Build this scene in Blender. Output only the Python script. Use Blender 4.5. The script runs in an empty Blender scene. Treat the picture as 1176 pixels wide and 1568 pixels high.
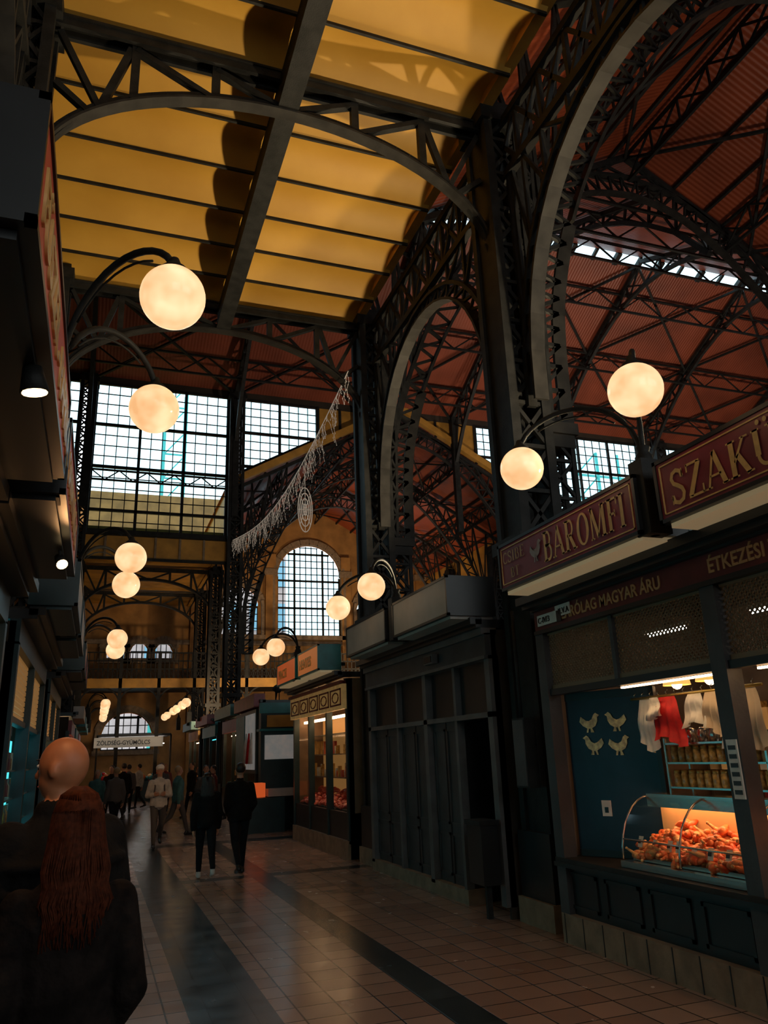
import bpy, math, random
from mathutils import Vector, Matrix
random.seed(7)
S = bpy.context.scene
COL = S.collection
try:
    S.view_settings.view_transform = 'Standard'
    S.view_settings.look = 'None'
except Exception: pass

# ------------------------------------------------------------------ materials
def new_mat(name):
    m = bpy.data.materials.new(name); m.use_nodes = True
    nt = m.node_tree
    return m, nt, nt.nodes.get('Principled BSDF')
def mat(name, col, rough=.6, metal=0., var=.0, vscale=3., bump=0., bscale=20., emi=None, estr=0., col2=None, spec=None):
    m, nt, b = new_mat(name)
    b.inputs['Base Color'].default_value = (*col, 1)
    b.inputs['Roughness'].default_value = rough
    b.inputs['Metallic'].default_value = metal
    if spec is not None: b.inputs['Specular IOR Level'].default_value = spec
    geo = nt.nodes.new('ShaderNodeNewGeometry')
    if var > 0 or col2:
        n = nt.nodes.new('ShaderNodeTexNoise'); n.inputs['Scale'].default_value = vscale; n.inputs['Detail'].default_value = 5
        nt.links.new(geo.outputs['Position'], n.inputs['Vector'])
        r = nt.nodes.new('ShaderNodeValToRGB')
        c2 = col2 if col2 else tuple(min(1, c*(1+var)) for c in col)
        c1 = col if col2 else tuple(c*(1-var) for c in col)
        r.color_ramp.elements[0].position = .35; r.color_ramp.elements[1].position = .65
        r.color_ramp.elements[0].color = (*c1, 1); r.color_ramp.elements[1].color = (*c2, 1)
        nt.links.new(n.outputs['Fac'], r.inputs['Fac']); nt.links.new(r.outputs['Color'], b.inputs['Base Color'])
    if bump > 0:
        n = nt.nodes.new('ShaderNodeTexNoise'); n.inputs['Scale'].default_value = bscale
        nt.links.new(geo.outputs['Position'], n.inputs['Vector'])
        bp = nt.nodes.new('ShaderNodeBump'); bp.inputs['Strength'].default_value = bump; bp.inputs['Distance'].default_value = .02
        nt.links.new(n.outputs['Fac'], bp.inputs['Height']); nt.links.new(bp.outputs['Normal'], b.inputs['Normal'])
    if emi:
        b.inputs['Emission Color'].default_value = (*emi, 1); b.inputs['Emission Strength'].default_value = estr
    return m
def corrug(name, col, axis, freq=9., rough=.45):
    m, nt, b = new_mat(name)
    geo = nt.nodes.new('ShaderNodeNewGeometry')
    sep = nt.nodes.new('ShaderNodeSeparateXYZ'); nt.links.new(geo.outputs['Position'], sep.inputs[0])
    mul = nt.nodes.new('ShaderNodeMath'); mul.operation = 'MULTIPLY'; mul.inputs[1].default_value = freq*2*math.pi
    nt.links.new(sep.outputs[axis], mul.inputs[0])
    sn = nt.nodes.new('ShaderNodeMath'); sn.operation = 'SINE'; nt.links.new(mul.outputs[0], sn.inputs[0])
    bp = nt.nodes.new('ShaderNodeBump'); bp.inputs['Strength'].default_value = .35; bp.inputs['Distance'].default_value = .015
    nt.links.new(sn.outputs[0], bp.inputs['Height']); nt.links.new(bp.outputs['Normal'], b.inputs['Normal'])
    n = nt.nodes.new('ShaderNodeTexNoise'); n.inputs['Scale'].default_value = .6; nt.links.new(geo.outputs['Position'], n.inputs['Vector'])
    r = nt.nodes.new('ShaderNodeValToRGB')
    r.color_ramp.elements[0].position = .3; r.color_ramp.elements[1].position = .7
    r.color_ramp.elements[0].color = (*[c*.7 for c in col], 1); r.color_ramp.elements[1].color = (*[c*1.2 for c in col], 1)
    nt.links.new(n.outputs['Fac'], r.inputs['Fac']); nt.links.new(r.outputs['Color'], b.inputs['Base Color'])
    b.inputs['Roughness'].default_value = rough
    return m
IRON = mat('iron_dark', (.018, .018, .017), .6, 0., .35, 6, .15, 60, spec=.25)
IRON2 = mat('iron_grey', (.028, .026, .023), .6, 0, .3, 5, spec=.25)
YEL = mat('ceiling_yellow', (.47, .245, .026), .6, 0, 0, .8, .12, 3, col2=(.57, .315, .042))
YELD = mat('yellow_board', (.50, .25, .04), .6, 0, .2, 2)
WALLY = mat('wall_ochre', (.34, .17, .05), .8, 0, .25, 1.2, .2, 12)
WALLD = mat('wall_dark', (.035, .026, .018), .9, 0, .2, 2)
RED_X = corrug('roof_red_x', (.25, .055, .025), 0, 8.)
RED_Y = corrug('roof_red_y', (.30, .060, .022), 1, 8.)
STONE = mat('stone', (.24, .17, .11), .8, 0, .2, 6, .2, 30)
BLACK = mat('black_paint', (.012, .013, .014), .4, 0, .2, 4)
NAVY = mat('navy_paint', (.012, .026, .048), .4, 0, .2, 3)
GREYD = mat('shutter_grey', (.050, .052, .055), .5, 0, .25, 3, .1, 30)
GREYL = mat('frame_grey', (.11, .11, .11), .45, 0, .2, 4)
MAROON = mat('sign_maroon', (.27, .04, .055), .4, 0, .2, 5)
MAROON2 = mat('fascia_maroon', (.15, .018, .018), .5, 0, .2, 5)
GOLD = mat('letter_gold', (.80, .50, .17), .4, 0, .1, 20)
GOLDDIM = mat('letter_gold_dim', (.60, .33, .14), .5)
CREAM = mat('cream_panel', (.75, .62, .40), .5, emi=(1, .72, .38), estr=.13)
SIGNGREY = mat('blank_sign_grey', (.45, .41, .36), .5, 0, .12, 2)
WHITE = mat('white_plastic', (.80, .77, .70), .5, 0, .1, 8)
TEAL = mat('teal_paint', (.02, .20, .22), .4, 0, .2, 4)
TEALD = mat('teal_dark', (.010, .035, .040), .4, 0, .2, 4)
CYANL = mat('cyan_light_panel', (.1, .6, .65), .5, emi=(.08, .65, .75), estr=1.6)
CYAND = mat('cyan_dim_panel', (.05, .35, .38), .5, emi=(.05, .5, .6), estr=.5)
ORNG = mat('orange_panel', (.75, .10, .02), .5, emi=(1, .15, .03), estr=.4)
WARMD = mat('warm_glow_panel', (.45, .24, .08), .6, emi=(1, .5, .15), estr=.14)  # warm glow stands in for lamplight on blinds and case backs
TUBE = mat('tube_light', (1, 1, 1), .5, emi=(1., .93, .85), estr=14.)
TUBEW = mat('tube_warm', (1, .8, .6), .5, emi=(1, .60, .30), estr=14.)
CASEL = mat('case_lamp', (1, .8, .6), .5, emi=(1, .52, .26), estr=12.)
SPOTE = mat('spot_bulb', (1, .9, .7), .5, emi=(1, .66, .30), estr=5.)
STEEL = mat('stainless', (.55, .52, .48), .25, .9)
MESHM = mat('grille_brown', (.24, .16, .09), .5, .2)
MEAT = mat('chicken_meat', (.66, .085, .02), .30, 0, 0, 14, .15, 50, col2=(.88, .30, .10))
MEATB = mat('chicken_skin', (.85, .42, .16), .30, 0, .25, 14, .15, 50)
MEAT2 = mat('red_meat', (.55, .04, .03), .35, 0, 0, 14, col2=(.75, .25, .2))
SKIN = mat('skin', (.50, .25, .15), .5, 0, .12, 8)
REDC = mat('red_cloth', (.60, .015, .015), .7, 0, .15, 20)
GOLDL = mat('gold_lid', (.6, .42, .12), .3, .8)
JARM = mat('jar_content', (.50, .30, .09), .15, 0, .4, 30)
PRICE = mat('price_card', (.8, .78, .70), .6)
BRICK = mat('brick_outside', (.56, .36, .34), .9, 0, .2, .4)
SCAF = mat('scaffold_teal', (.05, .45, .42), .5)
def globe_mat():
    m, nt, b = new_mat('lamp_globe')
    tc = nt.nodes.new('ShaderNodeNewGeometry')
    n = nt.nodes.new('ShaderNodeTexNoise'); n.inputs['Scale'].default_value = 5.5
    nt.links.new(tc.outputs['Position'], n.inputs['Vector'])
    r = nt.nodes.new('ShaderNodeValToRGB')
    r.color_ramp.elements[0].position = .3; r.color_ramp.elements[1].position = .74
    r.color_ramp.elements[0].color = (.95, .50, .21, 1); r.color_ramp.elements[1].color = (1.3, .92, .52, 1)
    nt.links.new(n.outputs['Fac'], r.inputs['Fac'])
    nt.links.new(r.outputs['Color'], b.inputs['Emission Color'])
    b.inputs['Base Color'].default_value = (.6, .5, .38, 1)
    b.inputs['Emission Strength'].default_value = .97
    b.inputs['Roughness'].default_value = .15
    return m
GLOBE = globe_mat()
def clear_mat(name, tint, gloss=.06):
    m = bpy.data.materials.new(name); m.use_nodes = True; nt = m.node_tree; nt.nodes.clear()
    o = nt.nodes.new('ShaderNodeOutputMaterial'); mx = nt.nodes.new('ShaderNodeMixShader')
    t = nt.nodes.new('ShaderNodeBsdfTransparent'); g = nt.nodes.new('ShaderNodeBsdfGlossy')
    t.inputs[0].default_value = (*tint, 1); g.inputs['Roughness'].default_value = .05
    mx.inputs[0].default_value = gloss
    nt.links.new(t.outputs[0], mx.inputs[1]); nt.links.new(g.outputs[0], mx.inputs[2]); nt.links.new(mx.outputs[0], o.inputs[0])
    return m
PANE = clear_mat('window_pane', (.60, .84, .90), .03)
PANER = clear_mat('rear_fill_pane', (.95, .93, .88), .03)  # pane of the added rear fill windows
GLASS = clear_mat('case_glass', (.95, .96, .94), .07)
def floor_mat():
    m, nt, b = new_mat('floor_tiles')
    N = nt.nodes.new; L = nt.links.new
    geo = N('ShaderNodeNewGeometry')
    def brick(c1, c2, mo):
        br = N('ShaderNodeTexBrick'); br.offset = 0; br.squash = 1
        br.inputs['Scale'].default_value = 1; br.inputs['Brick Width'].default_value = .30; br.inputs['Row Height'].default_value = .30
        br.inputs['Mortar Size'].default_value = .007; br.inputs['Mortar Smooth'].default_value = .2; br.inputs['Bias'].default_value = 0
        br.inputs['Color1'].default_value = (*c1, 1); br.inputs['Color2'].default_value = (*c2, 1); br.inputs['Mortar'].default_value = (*mo, 1)
        L(geo.outputs['Position'], br.inputs['Vector']); return br
    br = brick((.27, .165, .125), (.37, .24, .185), (.030, .022, .018))
    br2 = brick((.018, .024, .026), (.038, .046, .048), (.004, .004, .004))
    sep = N('ShaderNodeSeparateXYZ'); L(geo.outputs['Position'], sep.inputs[0])
    def band(out, c, w):
        a = N('ShaderNodeMath'); a.operation = 'COMPARE'; a.inputs[1].default_value = c; a.inputs[2].default_value = w; L(out, a.inputs[0]); return a.outputs[0]
    outs = [band(sep.outputs[0], 1.05, .30), band(sep.outputs[0], 2.55, .15), band(sep.outputs[1], 13.05, .15), band(sep.outputs[1], 18.6, .3), band(sep.outputs[1], 29.7, .3)]
    cur = outs[0]
    for o in outs[1:]:
        a = N('ShaderNodeMath'); a.operation = 'MAXIMUM'; L(cur, a.inputs[0]); L(o, a.inputs[1]); cur = a.outputs[0]
    mx = N('ShaderNodeMix'); mx.data_type = 'RGBA'
    L(cur, mx.inputs[0]); L(br.outputs['Color'], mx.inputs[6]); L(br2.outputs['Color'], mx.inputs[7])
    L(mx.outputs[2], b.inputs['Base Color'])
    n = N('ShaderNodeTexNoise'); n.inputs['Scale'].default_value = 3; n.inputs['Detail'].default_value = 6; L(geo.outputs['Position'], n.inputs['Vector'])
    mr = N('ShaderNodeMapRange'); mr.inputs[3].default_value = .13; mr.inputs[4].default_value = .34; L(n.outputs['Fac'], mr.inputs[0])
    L(mr.outputs[0], b.inputs['Roughness'])
    bp = N('ShaderNodeBump'); bp.inputs['Strength'].default_value = .5; bp.inputs['Distance'].default_value = .004; bp.invert = True
    L(br.outputs['Fac'], bp.inputs['Height'])
    bp2 = N('ShaderNodeBump'); bp2.inputs['Strength'].default_value = .12; bp2.inputs['Distance'].default_value = .02
    L(n.outputs['Fac'], bp2.inputs['Height']); L(bp.outputs['Normal'], bp2.inputs['Normal'])
    L(bp2.outputs['Normal'], b.inputs['Normal'])
    b.inputs['Specular IOR Level'].default_value = .75
    return m
FLOORM = floor_mat()

# ------------------------------------------------------------------ mesh builder
class MB:
    def __init__(s, mir=False): s.v = []; s.f = []; s.m = []; s.sm = []; s.mats = []; s.mir = mir
    def add(s, vs, fs, m, smooth=False):
        if m not in s.mats: s.mats.append(m)
        k = s.mats.index(m); o = len(s.v)
        for p in vs: s.v.append((3.5-p[0], p[1], p[2]) if s.mir else tuple(p))
        for f in fs:
            f = [o+i for i in f]
            if s.mir: f.reverse()
            s.f.append(f); s.m.append(k); s.sm.append(smooth)
    def box(s, x0, x1, y0, y1, z0, z1, m):
        vs = [(x, y, z) for z in (z0, z1) for x, y in ((x0, y0), (x1, y0), (x1, y1), (x0, y1))]
        s.add(vs, [(3, 2, 1, 0), (4, 5, 6, 7), (0, 1, 5, 4), (1, 2, 6, 5), (2, 3, 7, 6), (3, 0, 4, 7)], m)
    def beam(s, p, q, w, m, h=None):
        h = h or w; p = Vector(p); q = Vector(q); d = q-p
        if d.length < 1e-6: return
        d.normalize(); up = Vector((0, 0, 1)) if abs(d.z) < .95 else Vector((0, 1, 0))
        a = d.cross(up).normalized(); b = a.cross(d).normalized()
        vs = []
        for c in (p, q):
            for i, j in ((-1, -1), (1, -1), (1, 1), (-1, 1)): vs.append(c+a*(i*w/2)+b*(j*h/2))
        s.add(vs, [(3, 2, 1, 0), (4, 5, 6, 7), (0, 1, 5, 4), (1, 2, 6, 5), (2, 3, 7, 6), (3, 0, 4, 7)], m)
    def path(s, pts, w, m, h=None):
        for a, b in zip(pts, pts[1:]): s.beam(a, b, w, m, h)
    def tube(s, pts, r, m, seg=8, r2=None, caps=True, smooth=True):
        pts = [Vector(p) for p in pts]; n = len(pts); vs = []; fs = []
        for i, p in enumerate(pts):
            d = (pts[min(i+1, n-1)]-pts[max(i-1, 0)]).normalized()
            up = Vector((0, 0, 1)) if abs(d.z) < .9 else Vector((0, 1, 0))
            a = d.cross(up).normalized(); b = a.cross(d)
            rr = r if r2 is None else r+(r2-r)*i/(n-1)
            for k in range(seg):
                t = 2*math.pi*k/seg; vs.append(p+(a*math.cos(t)+b*math.sin(t))*rr)
        for i in range(n-1):
            for k in range(seg):
                k2 = (k+1) % seg; fs.append((i*seg+k, i*seg+k2, (i+1)*seg+k2, (i+1)*seg+k))
        if caps: fs.append(tuple(range(seg))[::-1]); fs.append(tuple((n-1)*seg+k for k in range(seg)))
        s.add(vs, fs, m, smooth)
    def lathe(s, c, prof, m, seg=16, axis='z'):
        vs = []; fs = []; n = len(prof)
        for r, z in prof:
            for k in range(seg):
                t = 2*math.pi*k/seg; vs.append((c[0]+r*math.cos(t), c[1]+r*math.sin(t), c[2]+z))
        for i in range(n-1):
            for k in range(seg):
                k2 = (k+1) % seg; fs.append((i*seg+k, i*seg+k2, (i+1)*seg+k2, (i+1)*seg+k))
        s.add(vs, fs, m, True)
    def ball(s, c, r, m, seg=12, rings=8, rot=None):
        rx, ry, rz = (r, r, r) if not hasattr(r, '__len__') else r
        vs = []; fs = []
        for i in range(rings+1):
            ph = math.pi*i/rings
            for k in range(seg):
                t = 2*math.pi*k/seg
                p = Vector((rx*math.sin(ph)*math.cos(t), ry*math.sin(ph)*math.sin(t), rz*math.cos(ph)))
                if rot: p = rot @ p
                vs.append(Vector(c)+p)
        for i in range(rings):
            for k in range(seg):
                k2 = (k+1) % seg; fs.append((i*seg+k, (i+1)*seg+k, (i+1)*seg+k2, i*seg+k2))
        s.add(vs, fs, m, True)
    def poly(s, vs, m): s.add(vs, [tuple(range(len(vs)))], m)
    def lattice(s, a0, a1, b0, b1, n, cw, ww, m, x=False):
        a0, a1, b0, b1 = map(Vector, (a0, a1, b0, b1))
        if cw: s.beam(a0, a1, cw, m); s.beam(b0, b1, cw, m)
        for i in range(n):
            p = a0.lerp(a1, i/n); q = a0.lerp(a1, (i+1)/n); r = b0.lerp(b1, i/n); t = b0.lerp(b1, (i+1)/n)
            if x: s.beam(p, t, ww, m); s.beam(r, q, ww, m); s.beam(p, r, ww, m)
            elif i % 2: s.beam(p, t, ww, m)
            else: s.beam(r, q, ww, m)
    def obj(s, name, parent=None):
        me = bpy.data.meshes.new(name); me.from_pydata([tuple(v) for v in s.v], [], s.f)
        for mt in s.mats: me.materials.append(mt)
        me.polygons.foreach_set('material_index', s.m); me.polygons.foreach_set('use_smooth', s.sm); me.update()
        o = bpy.data.objects.new(name, me); COL.objects.link(o)
        if parent: o.parent = parent
        return o
def empty(name):
    o = bpy.data.objects.new(name, None); COL.objects.link(o); return o
def text(name, body, size, org, xd, yd, m, parent, ext=.006, off=.0, sx=1., align='LEFT'):
    c = bpy.data.curves.new(name, 'FONT'); c.body = body; c.size = size; c.extrude = ext; c.offset = off; c.align_x = align
    c.resolution_u = 3
    t = bpy.data.objects.new(name, c); COL.objects.link(t)
    dg = bpy.context.evaluated_depsgraph_get(); dg.update()
    me = bpy.data.meshes.new_from_object(t.evaluated_get(dg)); bpy.data.objects.remove(t)
    xd = Vector(xd); yd = Vector(yd); z = xd.cross(yd)
    M = Matrix(((xd.x*sx, yd.x, z.x, org[0]), (xd.y*sx, yd.y, z.y, org[1]), (xd.z*sx, yd.z, z.z, org[2]), (0, 0, 0, 1)))
    me.transform(M); me.materials.clear(); me.materials.append(m)
    o = bpy.data.objects.new(name, me); COL.objects.link(o); o.parent = parent
    return o
def arc(cx, cy, rx, ry, a0, a1, n=12): return [(cx+rx*math.cos(math.radians(a0+(a1-a0)*i/n)), cy+ry*math.sin(math.radians(a0+(a1-a0)*i/n))) for i in range(n+1)]
def glyph(ch):
    K, T_, SR = .17, .075, .05
    st = []
    def stem(x, w=K, t=1, bo=1):
        st.append(([(x, 0), (x, 1)], w))
        if t: st.append(([(x-w/2-.07, 1-SR/2), (x+w/2+.07, 1-SR/2)], SR))
        if bo: st.append(([(x-w/2-.07, SR/2), (x+w/2+.07, SR/2)], SR))
    def foot(x, y=0): st.append(([(x-.13, y+SR/2 if y == 0 else y-SR/2), (x+.13, y+SR/2 if y == 0 else y-SR/2)], SR))
    if ch == 'I': stem(.18); return st, .40
    if ch == 'B': stem(.18); st.append(([(.2, .965)]+arc(.38, .745, .16, .22, 90, -90)+[(.2, .525)], .09)); st.append(([(.2, .525)]+arc(.40, .28, .19, .245, 90, -90)+[(.2, .035)], .10)); return st, .72
    if ch == 'R': stem(.18); st.append(([(.2, .965)]+arc(.40, .73, .17, .235, 90, -90)+[(.2, .495)], .09)); st.append(([(.36, .5), (.66, 0)], .15)); foot(.68); return st, .82
    if ch == 'A': st.append(([(.10, 0), (.40, 1)], T_)); st.append(([(.40, 1), (.72, 0)], K*.95)); st.append(([(.2, .33), (.6, .33)], .06)); foot(.10); foot(.72); return st, .86
    if ch == 'O': st.append(('ring', .42, .5, .38, .52, .22, .45)); return st, .86
    if ch == 'M': stem(.13, T_); st.append(([(.15, 1), (.48, .04)], .15)); st.append(([(.48, .04), (.80, 1)], T_)); stem(.84); return st, 1.04
    if ch == 'F': stem(.18); st.append(([(.2, .965), (.62, .965)], .07)); st.append(([(.6, .99), (.6, .76)], .06)); st.append(([(.2, .52), (.48, .52)], .07)); st.append(([(.47, .63), (.47, .41)], .05)); return st, .68
    if ch == 'E': stem(.18); st.append(([(.2, .965), (.60, .965)], .07)); st.append(([(.59, .99), (.59, .78)], .06)); st.append(([(.2, .52), (.48, .52)], .07)); st.append(([(.2, .035), (.62, .035)], .07)); st.append(([(.61, .01), (.61, .24)], .06)); return st, .70
    if ch == 'L': stem(.18); st.append(([(.2, .035), (.60, .035)], .07)); st.append(([(.59, .01), (.59, .26)], .06)); return st, .66
    if ch == 'T': stem(.36, K, 0, 1); st.append(([(.04, .965), (.68, .965)], .07)); st.append(([(.05, .99), (.05, .76)], .05)); st.append(([(.67, .99), (.67, .76)], .05)); return st, .74
    if ch == 'S': st.append(([(.55, .74), (.50, .91), (.34, .98), (.18, .92), (.12, .77), (.19, .62), (.35, .52), (.50, .41), (.56, .26), (.50, .09), (.33, .02), (.16, .08), (.09, .27)], .125)); st.append(([(.56, .98), (.56, .72)], .04)); st.append(([(.08, .3), (.08, .02)], .04)); return st, .68
    if ch == 'C': st.append((arc(.42, .5, .31, .46, 50, 310, 16), .13)); st.append(([(.64, .98), (.64, .7)], .04)); st.append(([(.64, .3), (.64, .02)], .04)); return st, .74
    if ch == 'Z': st.append(([(.07, .965), (.60, .965)], .07)); st.append(([(.08, .99), (.08, .76)], .06)); st.append(([(.56, .95), (.12, .05)], .17)); st.append(([(.06, .035), (.64, .035)], .07)); st.append(([(.63, .01), (.63, .26)], .06)); return st, .72
    if ch == 'K': stem(.18); st.append(([(.24, .40), (.62, .98)], T_)); foot(.64, 1); st.append(([(.36, .58), (.68, 0)], .16)); foot(.70); return st, .84
    if ch in 'UÜ':
        st.append(([(.18, 1), (.18, .3)], K)); st.append((arc(.41, .3, .23, .27, 180, 360), .10)); st.append(([(.64, .3), (.64, 1)], T_)); foot(.18, 1); foot(.64, 1)
        if ch == 'Ü': st.append(('ring', .30, 1.15, .065, .07, 0, 0)); st.append(('ring', .54, 1.15, .065, .07, 0, 0))
        return st, .84
    return st, .4
def serif(name, word, y0, z0, hgt, wsc, m, parent, x=3.772, th=.008):
    b = MB(); cur = 0
    def P(u, v): return (y0-(cur+u)*wsc, z0+v*hgt)
    for ch in word:
        st, wd = glyph(ch)
        for s_ in st:
            if s_[0] == 'ring':
                _, cx, cy, rx, ry, ix, iy = s_; n = 24; vs = []; fs = []
                for i in range(n):
                    t = 2*math.pi*i/n; a = P(cx+rx*math.cos(t), cy+ry*math.sin(t)); c = P(cx+ix*math.cos(t), cy+iy*math.sin(t))
                    vs += [(x-th, *a), (x-th, *c)]
                for i in range(n): j = (i+1) % n; fs.append((2*i, 2*j, 2*j+1, 2*i+1))
                b.add(vs, fs, m)
            else:
                pts, w_ = s_; vs = []; fs = []; n = len(pts)
                for i, (u, v) in enumerate(pts):
                    a = Vector(pts[max(i-1, 0)]); c = Vector(pts[min(i+1, n-1)]); d = (c-a).normalized(); nn = Vector((-d.y, d.x))*w_/2
                    vs += [(x-th, *P(u+nn.x, v+nn.y)), (x-th, *P(u-nn.x, v-nn.y))]
                for i in range(n-1): fs.append((2*i, 2*i+1, 2*i+3, 2*i+2))
                b.add(vs, fs, m)
        cur += wd
    return b.obj(name, parent)

# ------------------------------------------------------------------ camera
yc = Vector((-443, -386, -1178)).normalized()
zc = Vector((-146, 3763, -1178)); zc = (zc-yc*zc.dot(yc)).normalized()
xc = yc.cross(zc)
R = Matrix((xc, yc, zc)).to_4x4()
cam = bpy.data.cameras.new('camera'); cam.sensor_fit = 'VERTICAL'; cam.sensor_height = 36; cam.lens = 27.05
cam.clip_start = .05; cam.clip_end = 500
co = bpy.data.objects.new('camera', cam); COL.objects.link(co)
co.matrix_world = Matrix.Translation((0, 0, 1.75)) @ R
S.camera = co

w = bpy.data.worlds.new('World'); S.world = w; w.use_nodes = True; nt = w.node_tree
bg = nt.nodes['Background']; bg.inputs['Color'].default_value = (.86, .95, 1.0, 1); bg.inputs['Strength'].default_value = 2.7

# ------------------------------------------------------------------ shell
CX = 12.; EZ = 12.4; RZ = 16.6; HW = 7.5; SL = (RZ-EZ)/HW
b = MB(); b.box(-14, 42, -8, 48, -.2, 0, FLOORM); b.obj('floor')
b = MB(); b.box(-3.4, -3.2, -7.8, 13.2, 0, 10.5, WALLD); b.obj('wall_left')
b = MB()
b.box(-14, 42, -8, -7.8, 0, 3.4, WALLD); b.box(-14, 42, -8, -7.8, 9.4, 20, WALLD)
for a, c in ((-14, -1.), (4.4, 6.), (18, 42)): b.box(a, c, -8, -7.8, 3.4, 9.4, WALLD)
b.obj('wall_rear')
def rear_fill_window(name, x0, x1, n):  # unseen windows behind the camera, added to let fill light in
    b = MB()
    for i in range(n+1): x = x0+(x1-x0)*i/n; b.box(x-.04, x+.04, -7.95, -7.85, 3.4, 9.4, IRON)
    for i in range(8): z = 3.4+6*i/7; b.box(x0, x1, -7.95, -7.85, z-.04, z+.04, IRON)
    b.add([(x0, -7.9, 3.4), (x1, -7.9, 3.4), (x1, -7.9, 9.4), (x0, -7.9, 9.4)], [(0, 1, 2, 3)], PANER); b.obj(name)
rear_fill_window('window_20', -1, 4.4, 6); rear_fill_window('window_21', 6, 18, 12)
b = MB(); b.box(28, 28.2, -7.8, 13.2, 0, 17, WALLD); b.obj('wall_right')
b = MB(); b.box(-13.2, -13, 13.2, 45, 0, 20.8, WALLD); b.obj('wall_transept_left')
b = MB(); b.box(41, 41.2, 13.2, 45, 0, 20.8, WALLD); b.obj('wall_transept_right')
b = MB(); b.box(-13, -3.2, 13.2, 13.35, 0, 16.6, WALLD); b.box(-3.2, 4.5, 13.3, 13.45, 10.5, 16.6, WALLD)
b.add([(4.5, 13.4, EZ+.2), (CX, 13.4, RZ+.2), (19.5, 13.4, EZ+.2), (19.5, 13.4, 17), (4.5, 13.4, 17)], [(0, 1, 3, 4), (1, 2, 3)], WALLD)
b.box(19.5, 41, 13.3, 13.45, 10.5, 16.8, WALLD); b.obj('wall_transept_near')

b = MB()
def jack(b, x0, x1, ya, yb, m, z=10.15, rise=.19, n=12):
    vs = []; fs = []
    for i in range(n+1):
        t = i/n; zz = z+rise*math.sin(math.pi*t)**.8
        vs += [(x0, ya+(yb-ya)*t, zz), (x1, ya+(yb-ya)*t, zz)]
    for i in range(n): fs.append((2*i, 2*i+1, 2*i+3, 2*i+2))
    b.add(vs, fs, m, True)
ys = [13.2-.9167*i for i in range(0, 23)][::-1]
for a, c in zip(ys, ys[1:]):
    jack(b, -1.15, 4.5, a, c, YEL)
    b.box(-1.15, 4.5, c-.018, c+.018, 10.12, 10.2, IRON)
b.box(-1.2, 4.6, -7.8, 13.2, 10.38, 10.5, WALLD)
b.obj('ceiling')
b = MB(); b.box(-3.2, -1.2, -7.8, 13.2, 10.3, 10.5, WALLD); b.obj('ceiling_left_bay')

def nave_roof(name, y0, y1):
    b = MB()
    b.add([(4.3, y0, EZ), (CX, y0, RZ), (CX, y1, RZ), (4.3, y1, EZ)], [(0, 1, 2, 3)], RED_Y)
    b.add([(CX, y0, RZ), (19.7, y0, EZ), (19.7, y1, EZ), (CX, y1, RZ)], [(0, 1, 2, 3)], RED_Y)
    b.box(4.4, 4.55, y0, y1, 10.2, EZ+.1, YELD); b.box(19.45, 19.6, y0, y1, 10.2, EZ+.1, YELD)
    for k in range(8):
        for sgn in (-1, 1):
            x = CX+sgn*(k+.5)*HW/8; z = RZ-SL*abs(x-CX)-.08
            b.beam((x, y0, z), (x, y1, z), .08, IRON)
    return b.obj(name)
nave_roof('roof_nave', -7.8, 13.3); nave_roof('roof_nave_far', 30, 45)
b = MB(); b.box(19.5, 28, -7.8, 13.3, 10.3, 10.5, WALLD); b.box(19.5, 41, 30.2, 45, 10.3, 10.5, WALLD)
b.box(-13, 4.5, 30.2, 45, 10.25, 10.45, YELD); b.obj('ceiling_side_aisles')
b = MB(); TE = 16.6; TR = 20.7; TY = 21.6
def tz(y): return TR-(TR-TE)/8.4*abs(y-TY)
X0, X1 = -13., 41.
b.add([(X0, 13.2, TE), (X1, 13.2, TE), (X1, TY, TR), (X0, TY, TR)], [(0, 1, 2, 3)], RED_X)
b.add([(X0, TY+.42, tz(TY+.42)), (X1, TY+.42, tz(TY+.42)), (X1, 30.1, TE-.02), (X0, 30.1, TE-.02)], [(0, 1, 2, 3)], RED_X)
b.add([(X0, TY, TR), (6, TY, TR), (6, TY+.42, tz(TY+.42)), (X0, TY+.42, tz(TY+.42))], [(0, 1, 2, 3)], RED_X)
b.add([(6, TY, TR), (X1, TY, TR), (X1, TY+.42, tz(TY+.42)), (6, TY+.42, tz(TY+.42))], [(0, 1, 2, 3)], PANE)
x = 6
while x < X1:
    b.beam((x, TY-.02, TR), (x, TY+.44, tz(TY+.44)), .12 if int(x*10) % 3 else .2, IRON); x += 1.05
b.obj('roof_transept')

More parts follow.
